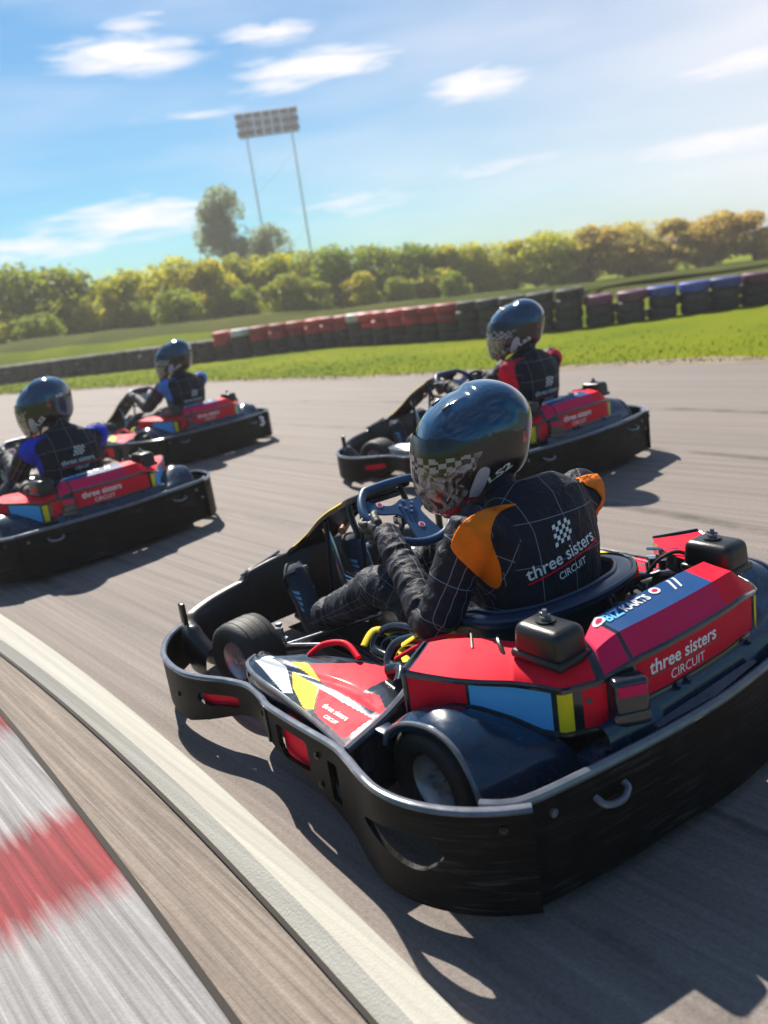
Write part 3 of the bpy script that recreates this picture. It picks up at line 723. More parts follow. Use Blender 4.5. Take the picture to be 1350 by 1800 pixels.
    for y in (.222, .012):
        lay('round_logo', '', 0, (-.252, y, .62), (0, -1, 0), (1, 0, .2), 'white', b=flat_poly(ellipse(.017, .013)))
        lay('round_logo', '', 0, (-.252, y, .62), (0, -1, 0), (1, 0, .2), 'pink', b=flat_poly(ellipse(.010, .006)), off=.003)
    for k in (0, .022):
        lay('chevron', '', 0, (-.250, -.045-k, .64), (0, -1, 0), (1, 0, .2), 'white', b=flat_poly([(-.012, -.035), (-.005, -.035), (.014, .0), (-.002, .032), (-.010, .032), (.005, .0)]))
    lay('sticker_dot', '', 0, (-.5, .34, .375), (0, -1, 0), (0, 0, 1), 'gloss', b=flat_poly(ellipse(.006, .008)))
    lay('sticker_dot', '', 0, (-.5, -.345, .385), (0, -1, 0), (0, 0, 1), 'gloss', b=flat_poly(ellipse(.006, .008)))
    # ---- rear mudguards
    for s in (1, -1):
        OE = [(.115, .64, .250), (.09, .64, .292), (.03, .64, .335), (-.05, .64, .362), (-.12, .64, .364), (-.17, .64, .342), (-.205, .64, .300), (-.228, .64, .250), (-.238, .64, .200)]
        IE = [(.10, .585, .27), (.05, .600, .308), (0, .575, .352), (-.055, .540, .369), (-.098, .500, .357), (-.150, .440, .319), (-.198, .405, .290), (-.250, .385, .270), (-.285, .36, .205)]
        rows = []
        for t in [i/8 for i in range(9)]:
            a, _ = crom([Vector((p[0]+(q[0]-p[0])*t, s*(p[1]+(q[1]-p[1])*t), p[2]+(q[2]-p[2])*t+.020*math.sin(math.pi*t)**1.0)) for p, q in zip(OE, IE)], [0]*9, 5); rows.append(a)
        # rolled outer edge
        rows = [[Vector((p.x, p.y-s*.004, p.z-.022)) for p in rows[0]], [Vector((p.x, p.y+s*.003, p.z-.004)) for p in rows[0]]] + rows
        g = MB(); g.grid(rows); fd = g.build('mudguard', 'fender', K, 50)
        e = MB(); e.tube([(p.x, p.y+s*.002, p.z) for p in rows[2]], .007, 8); e.build('mudguard_edge', 'edge', fd)
        t_ = MB(); t_.box((.135, s*.625, .275), (.07, .045, .012), .004); t_.box((.165, s*.64, .245), (.012, .02, .07), .003); t_.build('mudguard_tab', 'fender', fd)
    # ---- side pods with sponsor stickers
    for s in (1, -1):
        out_e = [(.845, .618, .262), (.80, .665, .268), (.70, .688, .268), (.50, .700, .268), (.32, .712, .266), (.15, .728, .264)]
        in_e = [(.80, .585, .272), (.735, .588, .285), (.64, .548, .300), (.50, .478, .300), (.36, .432, .292), (.205, .48, .282)]
        NU, NVV = 200, 70; rows = []
        oe, _ = crom([Vector(p) for p in out_e], [0]*6, 20); ie, _ = crom([Vector(p) for p in in_e], [0]*6, 20)
        oe = resample(oe, NU); ie = resample(ie, NU)
        for i in range(NU):
            a, b = oe[i], ie[i]; col = []
            col.append((a.x, s*(a.y+.006), a.z-.15)); col.append((a.x, s*(a.y+.012), a.z-.02)); col.append((a.x, s*(a.y+.004), a.z-.002))
            for j in range(NVV+1):
                t = j/NVV; p = a.lerp(b, t); h = .012*math.sin(math.pi*min(1, t*1.0))
                d = abs(t-(.30+.25*i/NU)); h -= .004*math.exp(-(d/.06)**2) if .05 < i/NU < .95 else 0
                col.append((p.x, s*p.y, p.z+h))
            col.append((b.x, s*(b.y-.006), b.z-.12)); rows.append(col)
        WH = [(.775, .652), (.742, .612), (.635, .618), (.495, .680), (.53, .692)]
        YE = [(.628, .60), (.580, .575), (.475, .600), (.372, .687), (.405, .70), (.518, .665)]
        RE = [(.57, .573), (.50, .52), (.44, .462), (.34, .420), (.313, .431), (.315, .50), (.313, .559), (.26, .545), (.187, .578), (.185, .712), (.355, .695), (.44, .625)]
        LN = [(.72, .622), (.70, .605), (.42, .604), (.18, .600), (.18, .622), (.42, .624)]
        def pm(i, j):
            if j < 3 or j > NVV+2: return 0
            p = rows[i][j]; q = rows[i+1][j+1]; x, y = (p[0]+q[0])/2, abs(p[1]+q[1])/2
            if inpoly(x, y, LN): return 1
            if inpoly(x, y, WH): return 2
            if inpoly(x, y, YE): return 3
            if inpoly(x, y, RE): return 4
            return 0
        g = MB(); g.grid(rows, mifn=pm); g.add(rows[0]+[(rows[0][-1][0], s*.60, .13)], [list(range(len(rows[0])))[::-1]]); g.add(rows[-1], [list(range(len(rows[-1])))])
        pod = g.build('side_pod', ['gloss', 'fender', 'palegrey', 'yellow', 'red'], K, 35)
        bp_ = bvh_of(g)
        ux = (-1, 0, 0) if s > 0 else (1, 0, 0); uy = (0, -1, 0) if s > 0 else (0, 1, 0)
        lay('lettering', 'three sisters', .115, (.30, s*.662, .5), ux, uy, 'white', .0004, parent=pod, b_=bp_)
        lay('lettering', 'CIRCUIT', .06, (.285, s*.688, .5), ux, uy, 'white', parent=pod, b_=bp_)
        w_ = MB(); w_.tube([(.145, s*.735, .262), (.165, s*.60, .285), (.20, s*.50, .300), (.235, s*.455, .31)], .012, 8, sub=4); w_.tube([(.845, s*.618, .262), (.80, s*.668, .268), (.70, s*.692, .268), (.50, s*.704, .268), (.32, s*.716, .266), (.145, s*.735, .262)], .0075, 8, sub=4)
        w_.build('pod_rim', 'edge', pod)
        h = MB(); h.tube([(.62, s*.545, .30), (.60, s*.50, .325), (.53, s*.465, .335), (.46, s*.47, .31)], .009, 10, sub=5, squash=1.0); h.build('pod_hump', 'red', pod)
        # rear end of the pod, dark bracket pieces and bars reaching to the chassis
        br = MB(); br.box((.19, s*.56, .17), (.03, .30, .17), .01, rot=Matrix.Rotation(R(12*s), 3, 'Z')); br.build('pod_bracket', 'gloss', pod); br = MB(); br.tube([(.25, s*.48, .30), (.29, s*.44, .315), (.34, s*.45, .30)], .02, 10, sub=4)
        br.build('pod_bracket', 'gloss', pod); br = MB(); br.cyl((.70, s*.60, .15), (.70, s*.25, .08), .012); br.build('pod_bracket', 'gloss', pod); br = MB(); br.cyl((.25, s*.60, .13), (.25, s*.25, .08), .012)
        br.build('pod_bracket', 'gloss', pod)
    # ---- chassis
    ch = MB()
    for s in (1, -1):
        ch.tube([(-.25, s*.26, .11), (.1, s*.27, .085), (.5, s*.24, .08), (.9, s*.19, .08), (1.15, s*.17, .085), (1.42, s*.15, .09)], .016, 10, sub=4)
        ch.tube([(1.10, s*.17, .09), (1.08, s*.30, .11), (1.10, s*.42, .13)], .016, 10, sub=3)
        ch.cyl((-.3, s*.26, .12), (-.37, s*.26, .16), .014)
        ch.cyl((1.45, s*.25, .10), (1.56, s*.25, .10), .014)
        ch.tube([(1.28, s*.16, .09), (1.31, s*.20, .18), (1.30, s*.24, .30), (1.27, s*.20, .33)], .009, 8, sub=4)
    ch.cyl((.5, -.24, .08), (.5, .24, .08), .014); ch.cyl((1.3, -.16, .09), (1.3, .16, .09), .014); ch.cyl((-.2, -.26, .11), (-.2, .26, .11), .014)
    ch.cyl((0.0, -.50, .155), (0.0, .50, .155), .020)
    ch.build('chassis_frame', 'frame', K)
    fl = MB(); fl.box((.83, 0, .062), (1.15, .42, .006), .002); fl.box((.35, 0, .06), (.6, 1.0, .006), .002); fl.box((-.17, 0, .064), (.40, 1.1, .006), .002)  # rearmost plate added to keep sun patches off the ground beneath
    fl.build('floor_tray', 'plastic', K)
    # steering links
    tl = MB()
    for s in (1, -1):
        tl.cyl((.98, s*.03, .16), (1.06, s*.40, .155), .007); tl.cyl((1.06, s*.40, .155), (1.14, s*.42, .15), .012); tl.tube([(1.10, s*.38, .13), (1.12, s*.44, .13)], .022, 12)
        tl.cyl((1.10, s*.395, .08), (1.10, s*.395, .21), .013); tl.cyl((1.06, s*.40, .155), (.92, s*.33, .17), .005)
        for q in ((1.10, s*.395, .215), (1.06, s*.40, .172), (.985, s*.05, .175)): tl.cyl(q, (q[0], q[1], q[2]+.012), .012, 6)
    tl.build('steering_links', 'steel', K)
    # ---- wheels
    def wheel(name, x, y, r, wd, s, steer):
        W = empty(name, (x, y, r)); W.parent = K; W.rotation_euler = (0, 0, R(steer))
        t = MB(); h = wd/2; ri = r*.52
        t.lathe([(-h*.70, ri), (-h*.93, ri+.012), (-h*1.0, r*.70), (-h*.98, r*.86), (-h*.86, r*.965), (-h*.5, r*.995), (0, r), (h*.5, r*.995), (h*.86, r*.965), (h*.98, r*.86), (h*1.0, r*.70), (h*.93, ri+.012), (h*.70, ri)], n=72)
        for k in (-.55, -.18, .18, .55): t.lathe([(h*k-.0015, r*.998), (h*k, r*1.004), (h*k+.0015, r*.998)], n=72)
        t.build('tyre', 'rubber', W, 50)
        g = MB(); g.lathe([(s*h*.72, ri+.002), (s*h*.80, ri-.002), (s*h*.72, ri-.010), (s*h*.42, ri-.016), (s*h*.30, ri*.72), (s*h*.34, ri*.45), (s*h*.55, ri*.40), (s*h*.58, ri*.22), (s*h*.58, .0005)], n=48)
        g.lathe([(-s*h*.72, ri+.002), (-s*h*.3, ri-.014), (-s*h*.1, .02)], n=48)
        for k in range(3):
            a = 2*math.pi*k/3+.4; g.cyl((.026*math.cos(a), s*h*.4, .026*math.sin(a)), (.026*math.cos(a), s*h*.68, .026*math.sin(a)), .006, 6)
        for k in range(6):
            a = 2*math.pi*k/6; g.cyl((ri*.78*math.cos(a), s*h*.25, ri*.78*math.sin(a)), (ri*.78*math.cos(a), s*h*.36, ri*.78*math.sin(a)), .009, 12)
        g.cyl((0, s*h*.5, 0), (0, s*h*.78, 0), .010, 6)
        g.build('rim', 'alu', W, 45)
        return W
    for s in (1, -1):
        wheel('rear_wheel', 0.0, s*.515, .155, .20, s, 0)
        wheel('front_wheel', 1.13, s*.515, .140, .15, s, 9)
    # ---- seat
    RIM = [(.56, .155, .17), (.46, .205, .27), (.33, .235, .38), (.20, .245, .435), (.10, .235, .452), (.035, .16, .458), (.015, .08, .460), (.01, 0, .460)]
    BOT = [(.52, .10, .065), (.44, .13, .062), (.36, .14, .062), (.28, .14, .07), (.22, .13, .085), (.18, .09, .09), (.165, .05, .09), (.16, 0, .09)]
    RIMf = RIM+[(x, -y, z) for x, y, z in RIM[-2::-1]]; BOTf = BOT+[(x, -y, z) for x, y, z in BOT[-2::-1]]
    rr, _ = crom([Vector(p) for p in RIMf], [0]*15, 5); bb, _ = crom([Vector(p) for p in BOTf], [0]*15, 5)
    rows = []; c0 = Vector((.25, 0, 0))
    for p, q in zip(rr, bb):
        o = Vector((p.x-c0.x, p.y, 0)); o = o.normalized() if o.length > .01 else Vector((1, 0, 0)); k = 1.0 if p.x < .42 else max(0, (.56-p.x)/.14)
        col = [p+o*.058*k+Vector((0, 0, -.018)), p+o*.056*k+Vector((0, 0, .000)), p+o*.030*k+Vector((0, 0, .008)), p]
        for t in (.12, .3, .55, .8, 1.0): col.append(Vector((p.x+(q.x-p.x)*t**1.8, p.y+(q.y-p.y)*t**2.2, p.z+(q.z-p.z)*t)))
        col.append(Vector((.33, 0, .062))); rows.append(col)
    st = MB(); st.grid(rows); seat = st.build('seat', 'seat', K, 50)
    e = MB(); e.tube([r_[1] for r_ in rows][6:-6:2], .009, 8); e.tube([r_[3]+Vector((0, 0, .004)) for r_ in rows][6:-6:2], .006, 8); e.build('seat_rim', 'seat', seat)
    hs = MB(); hs.tube([(.20, .22, .470), (.26, .27, .455), (.33, .30, .40), (.37, .305, .33), (.385, .30, .26)], .007, 8, sub=5); hs.build('seat_piping', 'copper', seat)
    for s in (1, -1):
        for q in (((.10, s*.26, .09), (.12, s*.24, .38)), ((.45, s*.25, .09), (.42, s*.20, .24))): ss = MB(); ss.cyl(*q, .009); ss.build('seat_stay', 'steel', K)
    # ---- engines with black air boxes
    for s in (1, -1):
        E_ = MB(); E_.box((-.03, s*.335, .22), (.20, .19, .20), .02, seg=3); E_.box((-.15, s*.31, .25), (.10, .12, .20), .02)
        for k in range(7): E_.box((.085, s*.335, .18+.022*k), (.07, .15, .008), .003)
        E_.cyl((-.05, s*.20, .20), (-.05, s*.26, .20), .05, 20); E_.cyl((.07, s*.335, .35), (.02, s*.335, .37), .022, 14)
        en = E_.build('engine', 'engine', K, 35)
        A = MB(); A.box((-.178, s*.335, .498), (.150, .108, .080), .022, seg=4, taper=.93); A.box((-.178, s*.335, .460), (.156, .114, .022), .008)
        A.cyl((-.17, s*.335, .534), (-.17, s*.335, .543), .024, 20)
        ab = A.build('air_box', 'plastic', K, 50)
        kn = MB(); kn.cyl((-.17, s*.335, .540), (-.17, s*.335, .551), .013, 8); kn.cyl((-.17, s*.335, .547), (-.17, s*.335, .567), .006, 8); kn.box((-.17, s*.335, .556), (.032, .009, .006), .002); kn.build('wing_nut', 'edge', ab)
        cb = MB(); cb.tube([(-.10, s*.40, .43), (-.04, s*.37, .465), (.0, s*.33, .45), (.03, s*.30, .40)], .006, 8, sub=5)
        cb.build('cable', 'plastic', en); cb = MB(); cb.tube([(-.05, s*.26, .44), (.02, s*.20, .40), (.0, s*.12, .30), (-.05, s*.08, .25)], .007, 8, sub=5)
        cb.build('cable', 'plastic', en); cb = MB(); cb.tube([(-.12, s*.25, .42), (-.10, s*.15, .40), (-.15, s*.02, .36), (-.12, -s*.1, .3)], .009, 8, sub=5)
        cb.build('cable', 'plastic', en)
        mt = MB()
        for q in ((.06, .41, .43), (.03, .38, .425), (.07, .37, .415), (.0, .42, .42), (.04, .345, .44)): mt.cyl((q[0], s*q[1], q[2]-.03), (q[0], s*q[1], q[2]), .012, 8)
        mt.cyl((.00, s*.42, .452), (.07, s*.36, .458), .005, 8); mt.cyl((.10, s*.40, .41), (.02, s*.44, .42), .009, 10)
        mt.build('throttle_linkage', 'steel', en)
    ax = MB(); ax.cyl((0, -.06, .155), (0, -.052, .155), .085, 40); ax.cyl((-.02, .05, .155), (-.02, .056, .155), .08, 40)
    ax.box((-.10, .05, .19), (.06, .05, .07), .01); ax.cyl((-.12, -.12, .26), (-.12, .12, .26), .03, 20); ax.cyl((-.17, -.06, .34), (-.17, .05, .345), .035, 20)
    ax.cyl((-.2, .12, .35), (-.2, .16, .35), .05, 24)
    ax.build('brake_assembly', 'engine', K, 40)
    for k in range(22):
        random.seed(100+k); x, y, z = random.uniform(-.22, .0), random.uniform(-.24, .22), random.uniform(.22, .42)
        bx = MB(); bx.tube([(x, y, z), (x+random.uniform(-.05, .05), y+random.uniform(-.08, .08), z+random.uniform(-.03, .05)), (x+random.uniform(-.05, .05), y+random.uniform(-.1, .1), z-.03)], random.uniform(.003, .008), 6, sub=4); bx.build('hose', 'frame', K)
    # exhaust loop pieces and yellow straps beside the seat
    for s in (1, -1):
        p = MB(); p.tube([(.44, s*.37, .275), (.515, s*.375, .285), (.535, s*.335, .315), (.48, s*.31, .345), (.38, s*.30, .355)], .016, 10, sub=5)
        p.build('exhaust', 'gloss', K); p = MB(); p.tube([(.44, s*.36, .265), (.50, s*.36, .275), (.51, s*.335, .30), (.46, s*.32, .32), (.38, s*.31, .33)], .010, 8, sub=5)
        p.build('exhaust', 'gloss', K); p = MB(); p.tube([(.30, s*.42, .30), (.365, s*.43, .305), (.375, s*.39, .345), (.30, s*.36, .375), (.20, s*.345, .385)], .017, 10, sub=5)
        ex = p.build('exhaust', 'gloss', K)
        q = MB(); q.tube([(.535, s*.40, .30), (.545, s*.35, .33), (.50, s*.32, .32), (.42, s*.34, .285), (.36, s*.37, .285)], .013, 8, sub=5, squash=.35)
        q.build('strap', 'yellow', K); q = MB(); q.tube([(.33, s*.40, .36), (.27, s*.345, .405), (.20, s*.33, .41), (.15, s*.36, .40)], .014, 8, sub=5, squash=.35); q.build('strap', 'yellow', K)
        q = MB(); q.box((.22, s*.39, .345), (.15, .05, .07), .02, rot=Matrix.Rotation(R(-25*s), 3, 'Z')); q.tube([(.33, s*.43, .33), (.22, s*.37, .40), (.12, s*.33, .42)], .006, 6, sub=4); q.build('heat_shield', 'darkred', K)
    # ---- nose, front fairing
    nb = MB()
    NP = [(1.25, .615), (1.34, .635), (1.41, .62), (1.46, .54), (1.50, .40), (1.525, .2), (1.53, 0)]; NPf = NP+[(x, -y) for x, y in NP[-2::-1]]
    path, _ = crom(V2(*NPf), [0]*len(NPf), 8); rp = resample(path, 121); rows = []
    for i, p in enumerate(rp):
        a = rp[max(0, i-1)]; b = rp[min(120, i+1)]; t = (b-a).normalized(); nn = Vector((-t.y, t.x)); 
        if nn.dot(p-Vector((1.1, 0))) < 0: nn = -nn
        zt = lerp_t(abs(p.y), [(0, .335), (.15, .335), (.30, .318), (.335, .288), (.5, .275), (.60, .262), (.64, .235)]); zt = zt-.10*max(0, (1.34-p.x)/.1)
        rows.append([(p.x-nn.x*.045, p.y-nn.y*.045, .075), (p.x-nn.x*.043, p.y-nn.y*.043, zt*.62), (p.x-nn.x*.040, p.y-nn.y*.040, zt-.010), (p.x-nn.x*.030, p.y-nn.y*.030, zt), (p.x+nn.x*.0, p.y, zt-.002), (p.x+nn.x*.018, p.y+nn.y*.018, zt-.03), (p.x+nn.x*.026, p.y+nn.y*.026, zt*.6), (p.x+nn.x*.01, p.y+nn.y*.01, .06)])
    nb.grid(rows); nose = nb.build('nose_cone', 'fairing', K, 50)
    for s in (1, -1):
        px = MB(); px.box((1.395, s*.628, .275), (.035, .018, .085), .006); px.build('nose_fin', 'plastic', nose)
    tp = MB(); tp.tube([(1.49, .33, .309), (1.515, .2, .328), (1.52, .13, .345)], .006, 8, sub=4); tp.build('nose_edging', 'edge', nose)
    # tall number panel that rises from the nose to the steering wheel
    CLn = [(1.55, .310, .11), (1.49, .355, .105), (1.40, .405, .10), (1.30, .465, .10), (1.20, .530, .105), (1.10, .580, .115), (1.00, .622, .125), (.93, .652, .13), (.88, .668, .12)]
    cc, wd = crom([Vector((x, 0, z)) for x, z, _ in CLn], [q[2] for q in CLn], 6); rows = []; cmf = []
    for p, wv in zip(cc, wd):
        col = []
        dp = .020
        for k in range(-12, 13):
            t = k/12; y = wv*math.copysign(min(1, abs(t)*1.28), t) if abs(t) < .78 else wv*math.copysign(1, t)
            dz = 0 if abs(t) < .78 else -dp*(abs(t)-.78)/.22
            dz -= .010*(y/wv)**2
            col.append(Vector((p.x+(-dz)*.45, y, p.z+dz)))
        rows.append(col)
    ns = MB(); ns.grid(rows, mifn=lambda i, j: 1 if (j in (2, 3, 20, 21) and 8 < i < 38) else 0)
    inner_r = [[p+Vector((.006, 0, -.008)) for p in r_] for r_ in rows]
    ns.grid(inner_r, flip=True)
    for ri in (0, -1): ns.grid([rows[ri], inner_r[ri]])
    for cj in (0, -1): ns.grid([[r_[cj] for r_ in rows], [r_[cj] for r_ in inner_r]])
    fp = ns.build('front_panel', ['fairing', 'yellow'], K, 45)
    for s in (1, -1):
        lp = MB(); lp.tube([(.95, s*.118, .625), (.93, s*.122, .56), (.91, s*.12, .51), (.95, s*.10, .49)], .012, 8, sub=5); lp.build('panel_support', 'frame', fp)
        lp = MB(); lp.tube([(1.18, s*.085, .515), (1.20, s*.08, .36), (1.22, s*.08, .22), (1.24, s*.08, .10)], .010, 8, sub=3); lp.build('panel_support', 'frame', fp)
    lp = MB(); lp.box((.96, 0, .60), (.04, .22, .02), .006); lp.build('panel_bracket', 'frame', fp)
    fl_ = MB()
    for k in range(9): fl_.box((.93-.012*k, .11-.03*k*.6, .525-.008*k), (.022, .02, .018), .005)
    fl_.cyl((1.0, .10, .54), (.95, .16, .53), .014); fl_.build('wiring_loom', 'copper', fp)
    # ---- steering wheel
    cW = Vector((.765, 0, .595)); ey = Vector((0, 1, 0)); uu = Vector((.80, 0, .60)); nn = Vector((-.60, 0, .80))
    SW = empty('steering_wheel'); SW.parent = K
    def wp(a, r, h=0): return cW+ey*(r*math.cos(a))+uu*(r*math.sin(a))+nn*h
    ring = []
    for k in range(48):
        a = 2*math.pi*k/48; r = .165
        x, y = r*math.cos(a), r*math.sin(a)*.93
        if y > .122: y = .122+(y-.122)*.15
        ring.append(cW+ey*x+uu*y)
    m_ = MB(); m_.tube(ring, .0145, 12, closed=True); m_.build('wheel_rim', 'wheelblue', SW)
    sp_ = MB()
    P = spoly([(.157, .05), (.13, .078), (.07, .035), (.035, .03), (0, .042), (-.035, .03), (-.07, .035), (-.13, .078), (-.157, .05), (-.11, .01), (-.05, -.015), (-.04, -.05), (-.05, -.148), (0, -.152), (.05, -.148), (.04, -.05), (.05, -.015), (.11, .01)], 4)
    b = flat_poly(P, 0, 0); r_ = bmesh.ops.extrude_face_region(b, geom=b.faces[:]); 
    for v in r_['geom']:
        if isinstance(v, bmesh.types.BMVert): v.co.z -= .007
    F_ = Matrix((ey, uu, nn)).transposed().to_4x4()
    # ey x uu points away from the driver; keep the plate centred on the rim
    F_.translation = cW + nn*.004
    b.transform(F_); sp_.bm(b, sm=False); sp_.build('spoke_plate', 'wheelblue', SW, 30)
    for x, y in ((.025, .012), (-.025, .012), (0, -.022), (.0, .028), (.012, -.004), (-.012, -.004)):
        q = cW+ey*x+uu*y+nn*.004; d_ = MB(); d_.cyl(q, q+nn*.008, .0055, 8); d_.build('hub_bolt', 'steel', SW)
    for x, y in ((.088, .045), (-.088, .045), (0, -.085)):
        q = cW+ey*x+uu*y+nn*.0045; z_ = MB(); z_.cyl(q, q+nn*.0012, .012, 20); z_.build('hub_sticker', 'white', SW); z_ = MB(); z_.cyl(q+nn*.0005, q+nn*.0022, .008, 16); z_.build('hub_sticker', 'pink', SW)
    sc = MB(); sc.cyl(cW-nn*.004, cW-nn*.03, .03, 20); sc.cyl(cW-nn*.03, (1.02, 0, .17), .011, 12); sc.box((.80, 0, .55), (.05, .05, .03), .006); sc.build('steering_column', 'steel', K)
    # ---- pedals
    for s in (1, -1):
        pd = MB(); x = 1.30; pd.tube([(x-.06, s*.15, .10), (x-.04, s*.15, .2), (x+.0, s*.15, .30), (x+.03, s*.15, .34)], .008, 8, sub=3)
        pd.box((x+.035, s*.155, .27), (.014, .06, .11), .004, rot=Matrix.Rotation(R(18), 3, 'Y')); pd.cyl((x+.02, s*.12, .31), (x+.02, s*.20, .31), .012)
        pd.build('pedal', 'steel', K)
    lv = MB(); lv.tube([(1.18, .03, .12), (1.20, .04, .28), (1.225, .05, .42), (1.24, .06, .47)], .013, 8, sub=3, squash=.5)
    lv.build('panel_strut', 'steel', K)
    mc = MB(); mc.box((1.20, -.02, .17), (.10, .05, .05), .008); mc.cyl((1.12, -.02, .23), (1.27, -.02, .24), .018); mc.cyl((1.15, .05, .16), (1.28, .05, .17), .014)
    mc.box((1.14, -.05, .27), (.09, .10, .012), .003); mc.box((1.14, -.05, .22), (.012, .08, .10), .003)
    for k in range(8):
        random.seed(40+k); x, y, z = 1.08+random.random()*.2, random.uniform(-.12, .10), random.uniform(.10, .22); mc.cyl((x, y, z), (x+random.uniform(-.04, .04), y+random.uniform(-.04, .04), z+.03), .008, 8)
    mc.build('brake_cylinder', 'steel', K)
    tk = MB(); tk.box((1.05, -.33, .22), (.36, .14, .17), .035, seg=4, rot=Matrix.Rotation(R(8), 3, 'Z')); tk.build('battery_box', 'fender', K)
    return K
# ================================================================== DRIVERS
def sphere_mb(mb, c, r, n=12, mi=0):
    mb.lathe([(-r*math.cos(math.pi*k/n), max(1e-5, r*math.sin(math.pi*k/n))) for k in range(n+1)], c=c, axis='z', n=n*2, mi=mi)
def capsule(mb, pts, rad, n=16, sub=1):
    pts = [Vector(p) for p in pts]
    if sub > 1: pts, rad = crom(pts, list(rad), sub)
    mb.tube(pts, rad, n)
    sphere_mb(mb, pts[0], rad[0]*.995); sphere_mb(mb, pts[-1], rad[-1]*.995)
    if len(pts) < 8:
        for p, r in zip(pts[1:-1], rad[1:-1]): sphere_mb(mb, p, r*.995)
def loft(mb, secs, n=28, p=2.4):
    """secs: (centre, half-width along y, half-depth, depth-direction)"""
    rows = []
    for c, hw, hd, dd in secs:
        c = Vector(c); dd = Vector(dd).normalized(); row = []
        for k in range(n):
            a = 2*math.pi*k/n; ca, sa = math.cos(a), math.sin(a)
            row.append(c+Vector((0, 1, 0))*(hw*math.copysign(abs(sa)**(2/p), sa))+dd*(hd*math.copysign(abs(ca)**(2/p), ca)))
        rows.append(row)
    v = [q for r in rows for q in r]; f = []
    for i in range(len(rows)-1):
        for k in range(n): f.append((i*n+k, i*n+(k+1) % n, (i+1)*n+(k+1) % n, (i+1)*n+k))
    f.append(tuple(range(n))[::-1]); f.append(tuple((len(rows)-1)*n+k for k in range(n)))
    mb.add(v, f)
def seg_dist(p, a, b):
    ab = b-a; t = max(0, min(1, (p-a).dot(ab)/ab.length_squared)); return (p-(a+ab*t)).length, t

# ---- helmet -------------------------------------------------------
HP = [(168, 0.0), ]
def helmet_profile():
    P = [(.178, -.02), (.173, .020), (.160, .055), (.130, .098), (.07, .138), (0, .158), (-.07, .163), (-.130, .142), (-.172, .095), (-.188, .02), (-.172, -.04), (-.152, -.092),
         (-.115, -.125), (-.06, -.145), (0, -.166), (.055, -.192), (.10, -.205), (.140, -.198), (.168, -.165), (.182, -.12), (.184, -.07)]
    pts, _ = crom([Vector(p) for p in P], [0]*len(P), 8, True)
    return sorted([(math.atan2(p.y, p.x), p.length) for p in pts])
HPROF = helmet_profile()
def hrad(a):
    L = HPROF; a = (a+math.pi) % (2*math.pi)-math.pi
    if a < L[0][0] or a >= L[-1][0]:
        a0, r0 = L[-1]; a1, r1 = L[0]; t = ((a-a0) % (2*math.pi))/((a1-a0) % (2*math.pi)); return r0+(r1-r0)*t
    lo, hi = 0, len(L)-1
    while hi-lo > 1:
        m = (lo+hi)//2
        if L[m][0] <= a: lo = m
        else: hi = m
    (a0, r0), (a1, r1) = L[lo], L[hi]; return r0+(r1-r0)*(a-a0)/(a1-a0)
def hsurf(a, t, off=0.0, hw=.146):
    k = (1-abs(t)**2.5)**(1/2.2) if abs(t) < 1 else 0
    r = hrad(a)+off
    w = hw+off
    x, z = r*math.cos(a)*k, r*math.sin(a)*k
    # the jaw is narrower than the crown
    w *= 1-.16*max(0, min(1, (-z-.05)/.13))
    return Vector((x, w*math.sin(t*math.pi/2)**1 if False else w*t, z))
PORT = roundpoly([(.21, .046), (.100, .052), (.072, .030), (.062, -.030), (.085, -.100), (.118, -.145), (.165, -.165), (.22, -.162)], .02)
